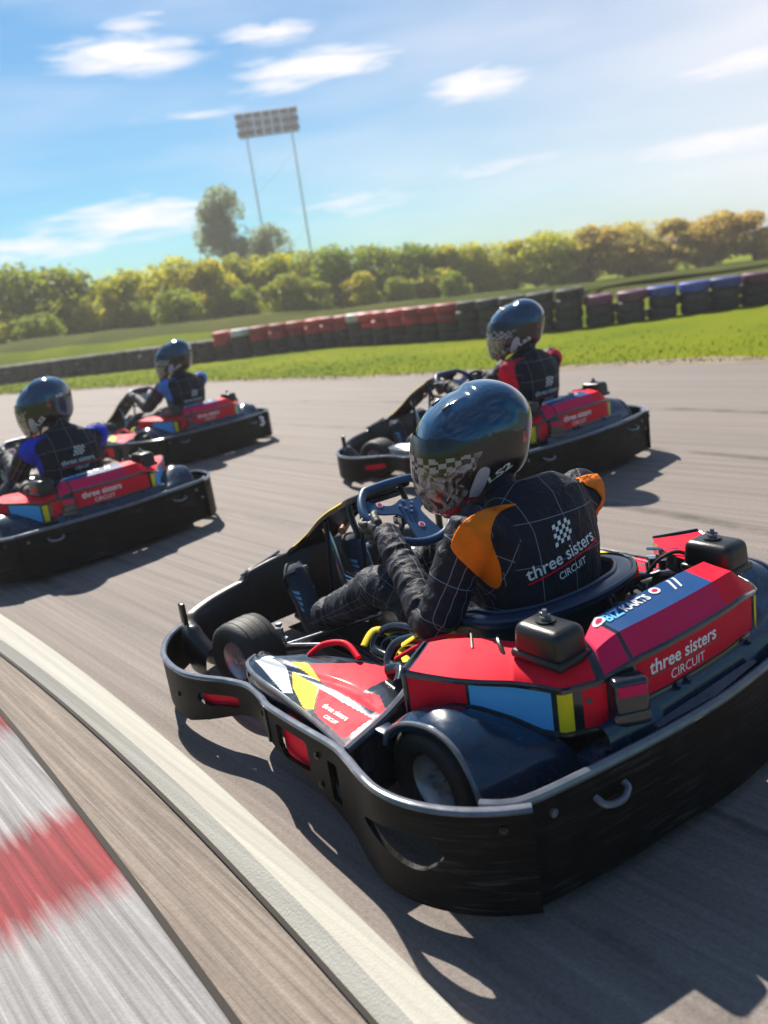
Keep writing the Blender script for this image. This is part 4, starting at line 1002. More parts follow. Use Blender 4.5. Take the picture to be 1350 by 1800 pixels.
def make_helmet(parent, M, text=True, res=1.0):
    NA, NT = int(120*res), int(64*res)
    ts = [math.sin(math.pi/2*(-1+2*j/NT)) for j in range(NT+1)]
    def row_of(i, off=0):
        a = -math.pi+2*math.pi*i/NA; r = []
        for t in ts:
            o = off
            d = math.degrees(a); dd = d if d > 0 else d+360
            if 92 < dd < 178 and abs(t) < .80:               # raised rear spoiler shell
                e = min(1, (dd-92)/7, (178-dd)/20, (.80-abs(t))/.12); o += .011*max(0, e)
            if 40 < dd < 92: o += .003*math.exp(-((abs(t)-.35)/.06)**2)*min(1, (dd-40)/12, (92-dd)/12)
            r.append(hsurf(a, t, o))
        return r
    rows = [row_of(i) for i in range(NA+1)]
    g = MB(); vz = MB()
    def fm(P4):
        x = sum(p.x for p in P4)/4; z = sum(p.z for p in P4)/4; y = abs(sum(p.y for p in P4)/4)
        return x, y, z
    HAND = []
    for i in range(NA):
        for j in range(NT):
            q = [rows[i][j], rows[i][j+1], rows[i+1][j+1], rows[i+1][j]]; x, y, z = fm(q)
            port = x > 0 and inpoly(x, z, PORT)
            if port: continue
            if inpoly(x, z, [(-.10, -.20), (.05, -.105), (.10, -.15), (.25, -.19), (.25, -.25), (-.1, -.25)]) and z < -.03 and x > -.02: mi = 2
            elif x < .075 and z < .045-.25*max(0, -x-.05) and not (x < -.145): mi = 1
            elif z < -.12: mi = 1
            else: mi = 0
            # bottom opening
            if z < -.11 and x < .10 and x > -.115 and y < .098 and math.sin(-math.pi+2*math.pi*(i+.5)/NA) < -.55 and abs((ts[j]+ts[j+1])/2) < .78: continue
            g.add(q, [(0, 1, 2, 3)], mi)
            HAND.append(1)
    me = g.mesh('helmet', None)
    b = bmesh.new(); b.from_mesh(me); bmesh.ops.remove_doubles(b, verts=b.verts[:], dist=1e-5)
    # snap port boundary to the smooth outline
    for v in b.verts:
        if v.co.x > 0 and inpoly(v.co.x, v.co.z, PORT):
            q = nearest_on_poly(v.co.x, v.co.z, PORT); v.co.x, v.co.z = q[0], q[1]
    bmesh.ops.recalc_face_normals(b, faces=b.faces[:]); b.to_mesh(me); b.free()
    me = eval_mods(me, [('SOLIDIFY', dict(thickness=.007, offset=-1))]); smooth(me); me.name = 'helmet'
    try: me.set_sharp_from_angle(angle=R(55))
    except Exception: pass
    H = bpy.data.objects.new('helmet', me); C.objects.link(H); H.parent = parent; H.matrix_local = M
    if not me.materials:
        for x in ('helmet', 'hdark', 'hred'): me.materials.append(MT[x])
    sm = MB()
    for i in range(NA+1):
        pass
    # visor: a clear shield standing just proud of the shell
    ext = [(.24, .058), (.110, .064), (.066, .044), (.034, .026), (.018, .004), (.040, -.020), (.056, -.060), (.080, -.118), (.116, -.156), (.165, -.176), (.24, -.173)]
    vis = MB()
    for i in range(NA):
        for j in range(NT):
            a0 = -math.pi+2*math.pi*i/NA; a1 = -math.pi+2*math.pi*(i+1)/NA
            def bul(a, t): return .0045+.010*max(0, math.cos(a+.35))**4*(1-t*t)
            q = [hsurf(a0, ts[j], bul(a0, ts[j])), hsurf(a0, ts[j+1], bul(a0, ts[j+1])), hsurf(a1, ts[j+1], bul(a1, ts[j+1])), hsurf(a1, ts[j], bul(a1, ts[j]))]
            x, y, z = fm(q)
            if x > 0 and inpoly(x, z, ext):
                mi = 0
                # printed chequers across the upper shield, tinted band above
                if z > .006: mi = 1
                elif z > -.040 and x > .045:
                    ang = math.degrees(math.atan2(sum(p.y for p in q), sum(p.x for p in q))); ck = (int((z+.2)/.0150)+int((ang+180)/8.0)) % 2
                    mi = 2 if ck else 1
                    if ck == 0 and z < -.02: mi = 0
                vis.add(q, [(0, 1, 2, 3)], mi)
    me = vis.mesh('visor', None); b = bmesh.new(); b.from_mesh(me); bmesh.ops.remove_doubles(b, verts=b.verts[:], dist=1e-5); bmesh.ops.recalc_face_normals(b, faces=b.faces[:])
    for v in b.verts:
        if v.is_boundary and v.co.x > 0:
            q = nearest_on_poly(v.co.x, v.co.z, ext)
            if (q-Vector((v.co.x, v.co.z))).length < .006: v.co.x, v.co.z = q[0], q[1]
    b.to_mesh(me); b.free(); smooth(me)
    V_ = link('visor', me, parent=H, mats=['visor', 'hdark', 'check'])
    # visor print and pivots, rubber trim round the neck
    for s in (1, -1):
        pr = MB(); q = Vector((.028, s*.139, -.002)); pr.cyl(q-Vector((0, s*.01, 0)), q+Vector((0, s*.008, 0)), .015, 24); pr.build('visor_pivot', 'hdark', H)
    tr = MB(); ring = []
    for k in range(40):
        aa = 2*math.pi*k/40; t = .80*math.sin(aa); 
        x = -.015+.125*math.cos(aa); 
        a = math.atan2(-.16-.30*max(0, x)*.5, x)
        ring.append(hsurf(a, t*.98, .0015))
    tr.tube(ring, .0065, 8, closed=True); tr.build('neck_trim', 'trim', H)
    tr = MB(); P_ = [(.178, .0), (.172, -.10)]
    # side graphics
    gb = bvh_of(me_h := H.data)
    def lay(name, b, o, ux, uy, m, off=.0012):
        project(b, frame(o, ux, uy), gb, off, .4); me = bpy.data.meshes.new(name); b.to_mesh(me); b.free(); link(name, me, m, H)
    for s in (1, -1):
        ux = (-s, 0, 0); uz = (0, s, 0)
        # local frame looking from the side: x towards the back (left side) or front (right side)
        def fr(o, d): return (o, Vector((-s*math.cos(d), 0, math.sin(d)*1)), Vector((s*math.sin(d)*1, 0, math.cos(d))) if False else Vector((0, 0, 1)))
        o, u_, v_ = fr((0, s*.3, 0), 0)
        lay('side_vent', flat_poly(roundpoly([(x*-s, z) for x, z in [(.042, -.048), (.018, -.040), (.000, -.056), (.022, -.118), (.052, -.156), (.074, -.150), (.070, -.108)]], .02), 0, .02), (0, s*.3, 0), (-s, 0, 0), (0, 0, 1), 'lilac')
        if text:
            b = text_bm('LS2', 1, 0, .03, width=.085, height=.024)
            ux_ = Vector((-s*math.cos(.42), 0, math.sin(.42))) if s > 0 else Vector((math.cos(.42), 0, -math.sin(.42)))
            lay('lettering', b, (-.030, s*.3, -.078), ux_, (0, 0, 1), 'white')
            b = text_bm('L', 1, 0, .06, shear=.3, width=.020, height=.034)
            lay('lettering', b, (-.128, s*.3, .005), (-s, 0, 0), (0, 0, 1), 'hred')
            b = text_bm('LS2', 1, 0, .03, width=.045, height=.018)
            lay('lettering', b, (-.3, s*.055, .035), (0, -1, 0), (0, 0, 1), 'white') if s > 0 else None
            lay('chin_stripe', flat_poly([(x*-s, z) for x, z in [(.10, -.182), (.155, -.160), (.158, -.168), (.105, -.190)]], 0, 0), (0, s*.3, 0), (-s, 0, 0), (0, 0, 1), 'gloss')
            lay('chin_stripe', flat_poly([(x*-s, z) for x, z in [(-.03, -.10), (.05, -.150), (.045, -.165), (-.04, -.125)]], 0, 0), (0, s*.3, 0), (-s, 0, 0), (0, 0, 1), 'gloss')
    # chin vent and crown vents
    for s in (1, -1):
        p = hsurf(R(62), .33*s, .002); cv_ = MB(); cv_.box(p, (.030, .016, .008), .003, rot=Matrix.Rotation(R(28), 3, 'Y')); cv_.build('air_vent', 'hdark', H)
    cv_ = MB(); cv_.box(hsurf(R(-44), 0, .001), (.014, .055, .022), .004, rot=Matrix.Rotation(R(-25), 3, 'Y'))
    cv_.build('air_vent', 'hdark', H)
    return H

# ---- gloved hand gripping a rim: local X away from the driver, Y along the rim, Z to the knuckle side
def hand_mesh():
    m = MB(); 
    m.box((-.052, 0, .012), (.072, .080, .030), .013, seg=3)
    capsule(m, [(-.118, 0, .006), (-.085, 0, .008)], [.031, .030])
    capsule(m, [(-.075, .018, .010), (-.04, .020, .014)], [.022, .018]); capsule(m, [(-.075, -.018, .010), (-.04, -.022, .012)], [.022, .017])
    ln = [(-.034, .90, .92), (-.011, 1.02, 1.0), (.012, 1.06, 1.0), (.034, .98, .95)]
    for y, k, r in ln:
        y2 = y*1.02
        capsule(m, [(-.026, y, .024), (.006, y2, .033*k), (.033*k, y2*.98, .016), (.034*k, y2*.95, -.008), (.017, y2*.93, -.024)], [.0120*r, .0112*r, .0102*r, .0095*r, .0085*r], 10, 2)
    capsule(m, [(-.070, .034, .000), (-.040, .050, -.008), (-.008, .046, -.024), (.014, .034, -.030)], [.0165, .0135, .0118, .0098], 10, 2)
    me = m.mesh('glove', None)
    me = eval_mods(me, [('REMESH', dict(mode='VOXEL', voxel_size=.0024)), ('SMOOTH', dict(factor=.5, iterations=5))]); smooth(me); me.name = 'glove'
    me.materials.clear(); me.materials.append(MT['glove']); return me
HAND = hand_mesh()
def shoe_mesh():
    """sole along +x (heel at 0, toe at .27), up +z, ankle over the heel"""
    m = MB()
    loft_pts = [(-.005, .026, .03), (.02, .034, .034), (.07, .034, .036), (.12, .036, .036), (.17, .045, .031), (.215, .046, .027), (.25, .036, .022), (.27, .018, .014)]
    rows = []; n = 24
    for x, hw, hh in loft_pts:
        rows.append([Vector((x, hw*math.cos(2*math.pi*k/n), .012+max(-.012, hh+hh*math.sin(2*math.pi*k/n)))) for k in range(n)])
    v = [p for r in rows for p in r]; f = [(i*n+k, i*n+(k+1) % n, (i+1)*n+(k+1) % n, (i+1)*n+k) for i in range(len(rows)-1) for k in range(n)]
    f.append(tuple(range(n))[::-1]); f.append(tuple((len(rows)-1)*n+k for k in range(n))); m.add(v, f)
    capsule(m, [(.040, 0, .135), (.045, 0, .09), (.07, 0, .06), (.12, 0, .05), (.17, 0, .04)], [.044, .042, .042, .036, .030], 16, 2)
    me = m.mesh('shoe', None); me = eval_mods(me, [('REMESH', dict(mode='VOXEL', voxel_size=.004)), ('SMOOTH', dict(factor=.5, iterations=6))]); smooth(me); me.name = 'shoe'
    me.materials.clear(); me.materials.append(MT['shoe'])
    s = MB(); P = [(p[0], p[1]) for p in spoly([(-.012, 0), (.0, .03), (.07, .038), (.12, .037), (.18, .047), (.23, .043), (.275, .02), (.28, 0), (.275, -.02), (.23, -.043), (.18, -.047), (.12, -.037), (.07, -.038), (.0, -.03)], 4)]
    b = flat_poly(P, .016, .05); r_ = bmesh.ops.extrude_face_region(b, geom=b.faces[:])
    for v_ in r_['geom']:
        if isinstance(v_, bmesh.types.BMVert): v_.co.z = -.002
    s.bm(b); sole = s.mesh('sole', 40); sole.materials.append(MT['sole'])
    bv = bvh_of(me); st = MB()
    for sd in (1, -1):
        for k in range(4):
            x = .105+.023*k; b = flat_poly([(x*sd, .020), ((x+.012)*sd, .020), ((x-.012)*sd, .066), ((x-.026)*sd, .066)], 0, .012)
            project(b, frame((0, -sd*.2, 0), (sd, 0, 0), (0, 0, 1)), bv, .0015, .3); b.verts.ensure_lookup_table()
            if b.faces: st.bm(b)
            else: b.free()
    sm = st.mesh('stripe', None); sm.materials.append(MT['stripe']) 
    return me, sole, sm
SHOE = shoe_mesh()

PATCH = [(.113, .079), (.07, .066), (.043, .039), (.03, -.006), (.045, -.068), (.048, -.114), (.036, -.14), (.011, -.131), (-.028, -.083), (-.07, -.029), (-.072, -.001), (-.044, .041), (.006, .069), (.06, .081)]
cW = Vector((.765, 0, .595)); uW = Vector((.80, 0, .60)); nW = Vector((-.60, 0, .80))
def make_driver(label, group, loc, yaw, pose, patch, voxel=.0065, number_text=True, hres=1.0):
    D = empty('person', loc, yaw)
    tag(D, label, 'kart driver', group)
    P = pose; sh = [Vector(P['shL']), Vector((P['shR']))]; el_ = [Vector(P['elL']), Vector(P['elR'])]
    mb = MB(); dd = Vector(P['dd']); loft(mb, [(c, hw, hd, dd) for c, hw, hd in P['torso']])
    nk = Vector(P['neck']); hc = Vector(P['head'])
    capsule(mb, [nk, nk.lerp(hc, .5), hc+Vector((-.01, 0, -.02))], [.060, .052, .056])
    bones = [('torso', Vector(P['torso'][0][0]), Vector(P['torso'][-1][0]))]
    hands = []
    for k, s in ((0, 1), (1, -1)):
        rim = cW + Vector((0, s*.163, 0)) + uW*P.get('grip', -.02)
        X = (rim+Vector((.0, 0, -.0)) - el_[k]).normalized(); X = (X - nW*.45).normalized(); Y = (uW - X*uW.dot(X)).normalized(); Z = X.cross(Y)
        if s > 0: Z = -Z
        Mh = Matrix((X, Y, Z)).transposed().to_4x4(); Mh.translation = rim
        wr = Mh @ Vector((-.125, 0, .004)); hands.append(Mh)
        capsule(mb, [sh[k], sh[k].lerp(el_[k], .5)+Vector((0, s*.006, 0)), el_[k], el_[k].lerp(wr, .45)+Vector((0, 0, -.008)), wr], [.070, .063, .055, .050, .038], 18, 3)
        capsule(mb, [Vector(P['torso'][4][0])+Vector((0, s*.10, .0)), sh[k]], [.070, .070])
        bones += [('ua', sh[k], el_[k]), ('fa', el_[k], wr)]
        hp = Vector((.22, s*.10, .205)); kn = Vector(P['kneeL' if s > 0 else 'kneeR']); an = Vector(P['ankL' if s > 0 else 'ankR'])
        capsule(mb, [hp, hp.lerp(kn, .5)+Vector((0, 0, .012)), kn, kn.lerp(an, .4)+Vector((0, 0, .004)), kn.lerp(an, .8), an], [.100, .088, .068, .063, .054, .052], 18, 3)
        bones += [('th', hp, kn), ('sn', kn, an)]
    me = mb.mesh('body', None)
    me = eval_mods(me, [('REMESH', dict(mode='VOXEL', voxel_size=voxel)), ('SMOOTH', dict(factor=.5, iterations=8))])
    nv = len(me.vertices); co = np.empty(nv*3); me.vertices.foreach_get('co', co); no = np.empty(nv*3)
    me.vertices.foreach_get('normal', no); co = co.reshape(-1, 3); no = no.reshape(-1, 3)
    # wrinkles in the cloth: folds run round the limbs, stronger at the joints
    d = np.empty((len(bones), nv)); tt = np.empty((len(bones), nv))
    rad = {'torso': .16, 'ua': .068, 'fa': .05, 'th': .085, 'sn': .06}
    for i, (nm, a, b) in enumerate(bones):
        a_ = np.array(a); ab = np.array(b)-a_; t = np.clip(((co-a_) @ ab)/(ab @ ab), 0, 1); d[i] = np.linalg.norm(co-(a_+t[:, None]*ab), axis=1)-rad[nm]; tt[i] = t
    bi = d.argmin(0)
    gp = np.empty((nv, 3)); gn = np.empty((nv, 3)); disp = np.zeros(nv)
    for i, (nm, a, b) in enumerate(bones):
        sel = np.where(bi == i)[0]; x = np.array((b-a).normalized()); ref = np.array([0, 1., 0]); y = ref-x*(ref @ x); y /= np.linalg.norm(y); z = np.cross(x, y)
        if nm in ('th', 'sn', 'ua', 'fa'):
            c_, s_ = math.cos(.5), math.sin(.5); y, z = y*c_+z*s_, z*c_-y*s_
        B = np.stack([x, y, z]); rel = (co[sel]-np.array(a)); gp[sel] = rel @ B.T+np.array([.03, .052, .0]); gn[sel] = no[sel] @ B.T; gk = 1.9 if nm in ('th', 'sn') else 1.0
        amp = {'torso': .0045, 'ua': .009, 'fa': .0105, 'th': .013, 'sn': .015}[nm]; fq = {'torso': 7, 'ua': 22, 'fa': 24, 'th': 17, 'sn': 21}[nm]
        for k in sel:
            q = gp[k]; t = tt[i][k]
            v = noise.noise(Vector((q[0]*fq+q[1]*fq*.35, q[1]*fq*.45, q[2]*fq*.45+i*7.3)))
            v2 = noise.noise(Vector((q[0]*fq*2.1, q[1]*fq*.9+3, q[2]*fq*.9+i*3.1)))
            r = 1-2*abs(v); w_ = (r*.8+v2*.45)
            edge = .55+.45*abs(2*t-1) if nm != 'torso' else 1
            disp[k] = amp*w_*edge
        gp[sel] *= gk
    co2 = co+no*disp[:, None]; me.vertices.foreach_set('co', co2.ravel().astype(np.float32)); me.update()
    for nm, arr in (('gp', gp), ('gn', gn)):
        a = me.attributes.new(nm, 'FLOAT_VECTOR', 'POINT'); a.data.foreach_set('vector', arr.astype(np.float32).ravel())
    smooth(me); me.name = 'body'; me.materials.clear(); me.materials.append(MT['suit'])
    body = link('body', me, parent=D); bv = bvh_of(me)
    def lay(name, b, o, ux, uy, m, off=.003, far=.5, th=0):
        project(b, frame(o, ux, uy), bv, off, far)
        if th:
            for _ in range(1): bmesh.ops.smooth_vert(b, verts=[v for v in b.verts if not v.is_boundary], factor=.5, use_axis_x=True, use_axis_y=True, use_axis_z=True)
        me_ = bpy.data.meshes.new(name); b.to_mesh(me_); b.free()
        if th: me_ = eval_mods(me_, [('SOLIDIFY', dict(thickness=th, offset=0))]); me_.name = name
        me_.materials.clear(); smooth(me_); return link(name, me_, m, body)
    # shoulder patches
    vz = Vector((-.731, .615, .294))
    for s in (1, -1):
        o = Vector((sh[0] if s > 0 else sh[1])) + Vector((-.04, s*.015, -.005)); z = Vector((vz.x, s*vz.y, vz.z)); ux = Vector((0, 0, 1)).cross(z); uy = z.cross(ux)
        pts = [(x*s, y) for x, y in PATCH]; pts = spoly(pts, 3)
        lay('shoulder_patch', flat_poly(pts, 0, .008), o+z*.25, ux, uy, patch, .0045, .42, .002)
    # writing across the back
    tl = P.get('tilt', 0); bc = Vector(P['back']); ux = Vector((0, -1, tl)).normalized(); uy = Vector((.25, tl, 1))
    W = P.get('tw', .25); o = bc+Vector((-.35, 0, 0))
    def at(x, y): return o+ux*x+uy.normalized()*y
    lay('lettering', text_bm('three sisters', 1, .02, .012, width=W), at(0, .012), ux, uy, 'white', .0035)
    lay('lettering', text_bm('CIRCUIT', 1, .02, .008, width=W*.42), at(.012, -.036), ux, uy, 'white', .0035)
    lay('underline', flat_poly([(-W/2-.005, -.0022), (W/2+.006, -.0022), (W/2+.006, .0022), (-W/2-.005, .0022)], 0, .015), at(.005, -.014), ux, uy, 'red', .003)
    lay('underline', flat_poly([(-.008, -.007), (.012, .0), (-.008, .007)], 0, 0), at(W/2+.008, -.008), ux, uy, 'red', .003)
    fb = bmesh.new()
    for i in range(6):
        for j in range(5):
            if (i+j) % 2 == 0:
                x0 = -.036+.012*i+.004*j; y0 = -.026+.0115*j+.002*math.sin(i*1.2); vs = [fb.verts.new((x0+a, y0+c, 0)) for a, c in ((0, 0), (.0115, 0), (.0155, .011), (.004, .011))]; fb.faces.new(vs)
    lay('flag_emblem', fb, at(.012, .068), ux, uy, 'white', .0028)
    # hands
    for k, Mh in enumerate(hands):
        h = link('glove', HAND, parent=D); h.matrix_local = Mh
        # strap of the glove
    # shoes
    for k, s in ((0, 1), (1, -1)):
        an = Vector(P['ankL' if s > 0 else 'ankR']); f = Vector(P['foot']); f.y += s*.03*0; f.normalize(); up_ = Vector((-f.z, 0, f.x)); up_ = (up_-f*up_.dot(f)).normalized(); y = up_.cross(f)
        Ms = Matrix((f, y, up_)).transposed().to_4x4(); Ms.translation = an - (f*.043+up_*.118)
        so = link('shoe', SHOE[0], parent=D); so.matrix_local = Ms
        link('sole', SHOE[1], parent=so); link('stripe', SHOE[2], parent=so)
    # head inside the helmet: face, eyes
    Mh = Matrix.Translation(hc) @ Matrix.Scale(P.get('hs', 1), 4) @ Matrix.Rotation(R(P['hyaw']), 4, 'Z') @ Matrix.Rotation(R(P.get('hroll', 0)), 4, 'X') @ Matrix.Rotation(R(P['hpitch']), 4, 'Y')
    hd = MB(); loftr = []
    hd2 = MB(); sphere_mb(hd2, (0, 0, 0), 1, 20)
    hd.v = [(x*.098, y*.080*(1-.15*max(0, -z)), z*.125) for x, y, z in hd2.v]; hd.f = hd2.f; hd.mi = [0]*len(hd.f); hd.sm = [True]*len(hd.f)
    capsule(hd, [(.094, 0, .006), (.112, 0, -.030)], [.010, .014]); capsule(hd, [(.090, -.016, -.062), (.098, 0, -.060), (.090, .016, -.062)], [.006, .008, .006]); capsule(hd, [(.07, 0, -.10), (.086, 0, -.098)], [.024, .018])
    for s in (1, -1): capsule(hd, [(.086, s*.016, .030), (.080, s*.048, .026)], [.009, .008])
    hme = hd.mesh('head', None); hme = eval_mods(hme, [('REMESH', dict(mode='VOXEL', voxel_size=.004)), ('SMOOTH', dict(factor=.5, iterations=3))]); smooth(hme); hme.name = 'head'; hme.materials.clear()
    hme.materials.append(MT['balaclava']); hme.materials.append(MT['skin'])
    for p in hme.polygons:
        c = p.center; p.material_index = 1 if (c.x > .055 and -.075 < c.z < .055 and abs(c.y) < .062) else 0
    ho = link('head', hme, parent=D); ho.matrix_local = Mh @ Matrix.Translation((.02, 0, -.005))
    for s in (1, -1):
        e = MB(); sphere_mb(e, (.083, s*.031, .010), .012, 8); e.lathe([(.0945, .0001), (.0952, .004), (.0935, .0055)], c=(0, s*.031, .010), axis='x', n=16, mi=1)
        e.build('eye', ['eye', 'gloss'], ho)
    make_helmet(D, Mh, number_text, hres)
    return D
# ================================================================== BACKGROUND
def leaf_mat(name, a, b_, c):
    m, t, b = new_mat(name); tc = N(t, 'ShaderNodeTexCoord'); oi = N(t, 'ShaderNodeObjectInfo')
    n = N(t, 'ShaderNodeTexNoise', i={'Scale': 1.1, 'Detail': 4.0}); t.links.new(tc.outputs['Object'], n.inputs['Vector'])
    n2 = N(t, 'ShaderNodeTexNoise', i={'Scale': 9.0, 'Detail': 2.0}); t.links.new(tc.outputs['Object'], n2.inputs['Vector'])
    k = mixc(t, mathn(t, 'MULTIPLY', mathn(t, 'SUBTRACT', n.outputs[0], .35, clamp=True), 3.3, clamp=True), a, b_)
    k = mixc(t, mathn(t, 'MULTIPLY', n2.outputs[0], .6), k, c)
    hs = N(t, 'ShaderNodeHueSaturation'); t.links.new(k, hs.inputs['Color']); t.links.new(mathn(t, 'ADD', .485, mathn(t, 'MULTIPLY', oi.outputs['Random'], .03)), hs.inputs['Hue'])
    t.links.new(hs.outputs[0], b.inputs['Base Color']); b.inputs['Roughness'].default_value = .6
    tl = N(t, 'ShaderNodeBsdfTranslucent'); t.links.new(hs.outputs[0], tl.inputs[0])
    mx = N(t, 'ShaderNodeMixShader', i={0: .6}); out = t.nodes['Material Output']
    t.links.new(b.outputs[0], mx.inputs[1]); t.links.new(tl.outputs[0], mx.inputs[2]); t.links.new(mx.outputs[0], out.inputs[0])
    return m
MT['leaf_green'] = leaf_mat('green_leaves', (.24, .31, .02), (.40, .42, .03), (.12, .19, .015))
MT['leaf_yellow'] = leaf_mat('yellow_leaves', (.48, .50, .02), (.66, .55, .03), (.24, .32, .02))
MT['leaf_amber'] = leaf_mat('amber_leaves', (.66, .46, .10), (.58, .50, .08), (.38, .32, .08))
MT['leaf_grey'] = leaf_mat('greygreen_leaves', (.30, .36, .20), (.36, .42, .26), (.18, .24, .13))
MT['bark'] = mat('bark', (.09, .065, .05), .9, nscale=6, namt=.4)
def crown_mesh(seed, wid, h0, h1, n, leaf, lobes=16):
    rnd = random.Random(seed); v = []; f = []
    L = []
    for k in range(lobes):
        z = h0+(h1-h0)*(k+.5)/lobes; env = math.sin(math.pi*min(.97, max(.12, (z-h0)/(h1-h0)*.86+.10)))**.6
        a = rnd.random()*6.28; r = wid*.5*env*rnd.uniform(.15, .75); L.append((Vector((r*math.cos(a), r*math.sin(a), z+rnd.uniform(-.2, .2))), wid*rnd.uniform(.12, .30)*(.5+.5*env)))
    for k in range(n):
        c, r = L[rnd.randrange(lobes)]
        d = Vector((rnd.gauss(0, 1), rnd.gauss(0, 1), rnd.gauss(0, .8))).normalized()*(r*(.45+.62*rnd.random()**.6))
        p = c+d
        if p.z < .05: continue
        u = Vector((rnd.gauss(0, 1), rnd.gauss(0, 1), rnd.gauss(0, 1))).normalized(); w_ = u.cross(Vector((rnd.gauss(0, 1), rnd.gauss(0, 1), rnd.gauss(0, 1)))).normalized()
        s = leaf*rnd.uniform(.6, 1.3); i = len(v)
        v += [p-u*s, p-w_*s*.45, p+u*s, p+w_*s*.45]; f.append((i, i+1, i+2, i+3))
    me = bpy.data.meshes.new('crown'); me.from_pydata([x[:] for x in v], [], f); return me, L
def trunk_mesh(seed, h0, h1, L):
    m = MB(); rnd = random.Random(seed+50)
    top = Vector((rnd.uniform(-.2, .2), rnd.uniform(-.2, .2), h0+(h1-h0)*.75)); m.tube([(0, 0, -.3), (0.04, .02, h0*.5), top*.55, top], [.16, .13, .09, .03], 8, sub=4)
    for c, r in L[::2]:
        b = Vector((top.x*.4, top.y*.4, max(.3, c.z*.55))); m.tube([b, b.lerp(c, .5)+Vector((0, 0, .1)), c], [.05, .035, .012], 5, sub=2)
    return m.mesh('trunk')
PROTO = []
for k, (wd_, h0, h1, n, lf, lobes) in enumerate([(4.2, .3, 4.2, 5200, .15, 18), (3.6, .2, 3.4, 4600, .13, 16), (5.0, .5, 4.6, 6000, .16, 22), (5.6, 1.5, 9.5, 9500, .17, 30)]):
    me, L = crown_mesh(11+k, wd_, h0, h1, n, lf, lobes); PROTO.append((me, trunk_mesh(k, h0, h1, L), h1))
def tree(az_, dist, H_, kind, m, label, name='tree', cat='tree', base=0.0, sx=1.0, group='trees along the far side of the track'):
    x, y = dist*math.sin(R(az_)), dist*math.cos(R(az_)); T = empty(name, (x, y, base), random.uniform(0, 6.28)); me, tr_, h1 = PROTO[kind]
    s = (H_-base)/h1; T.scale = (s*sx, s*sx, s)
    c = me.copy(); c.materials.append(MT[m]); o = bpy.data.objects.new('crown', c); C.objects.link(o); o.parent = T
    t2 = bpy.data.objects.new('trunk', tr_); C.objects.link(t2); t2.parent = T
    if not tr_.materials: tr_.materials.append(MT['bark'])
    tag(T, label, cat, group)
def bank_h(x, y):
    """raised grass bank behind the tyre wall, highest on the left"""
    hl = lerp_t(x, [(-30, 1.5), (-14, 1.3), (-6, 1.05), (-1, .8), (3, .55), (9, .4), (30, .3)])
    return hl
MT['rough_grass'] = grass_mat('rough_bank_grass', (.05, .075, .008), (.10, .10, .015), (.03, .045, .006))
TW = [(-26, 38), (-18, 33), (-12.75, 29.7), (-8.3, 27.0), (-4.6, 24.6), (-2.1, 23.6), (-.5, 22.5), (.95, 20.4), (2.65, 18.2), (3.9, 17.1), (5.4, 16.5), (7.84, 16.1), (11, 15.8), (16, 15.2)]
tw, _ = crom([Vector(p) for p in TW], [0]*len(TW), 10)
rows = []
for i, p in enumerate(tw):
    a = tw[max(0, i-1)]; b = tw[min(len(tw)-1, i+1)]; t = (b-a).normalized(); n_ = Vector((-t.y, t.x)); h = bank_h(p.x, p.y); col = []
    for dd_, k in ((.45, -.02), (1.0, .35), (2.0, .75), (3.5, 1.0), (6.0, .95), (11, .6), (18, .25), (30, -.02)):
        q = p+n_*dd_; q = Vector((q.x, q.y)); col.append((q.x, max(q.y, p.y+dd_*.3), h*k+(.10*noise.noise(Vector((q.x*.4, q.y*.4, 0)))*k if k > 0 else 0)))
    rows.append(col)
bm_ = MB(); bm_.grid(rows, mifn=lambda i, j: 1 if j > 1 else 0)
tag(bm_.build('grass_bank', ['grass', 'rough_grass'], ang=None), kind='structure')
# ---- tyre wall: every stack is a thing, every tyre in it a part
def tyre_mesh():
    m = MB(); r, w_ = .29, .20
    m.lathe([(-.09, .155), (-.10, .19), (-.10, .25), (-.075, .285), (0, .29), (.075, .285), (.10, .25), (.10, .19), (.09, .155), (.04, .20), (-.04, .20), (-.09, .155)], axis='z', n=24)
    return m.mesh('tyre', 50)
TY = tyre_mesh()
MT['tyre_black'] = mat('weathered_tyre', (.035, .034, .036), .75, nscale=8, namt=.4)
MT['tyre_red'] = mat('red_painted_tyre', (.42, .02, .03), .6, nscale=6, namt=.35)
MT['tyre_blue'] = mat('blue_painted_tyre', (.03, .07, .40), .6, nscale=6, namt=.35)
MT['tyre_plum'] = mat('plum_painted_tyre', (.16, .03, .10), .6, nscale=6, namt=.35)
MT['tyre_white'] = mat('white_painted_tyre', (.55, .53, .55), .6, nscale=6, namt=.25)
for k in ('tyre_black', 'tyre_red', 'tyre_blue', 'tyre_plum', 'tyre_white'):
    t = MT[k].node_tree; b = t.nodes['Principled BSDF']; src = b.inputs['Base Color'].links[0].from_socket; oi = N(t, 'ShaderNodeObjectInfo'); tc = N(t, 'ShaderNodeTexCoord')
    n = N(t, 'ShaderNodeTexNoise', i={'Scale': 5.0, 'Detail': 6.0}); t.links.new(tc.outputs['Object'], n.inputs['Vector'])
    hs = N(t, 'ShaderNodeHueSaturation'); t.links.new(src, hs.inputs['Color']); t.links.new(mathn(t, 'ADD', .65, mathn(t, 'MULTIPLY', oi.outputs['Random'], .7)), hs.inputs['Value'])
    t.links.new(mixc(t, mathn(t, 'MULTIPLY', mathn(t, 'SUBTRACT', n.outputs[0], .45, clamp=True), 1.8, clamp=True), hs.outputs[0], (.07, .06, .055)), b.inputs['Base Color'])
TYM = {}
for k in ('tyre_black', 'tyre_red', 'tyre_blue', 'tyre_plum', 'tyre_white'): m_ = TY.copy(); m_.name = 'tyre'; m_.materials.append(MT[k]); TYM[k] = m_
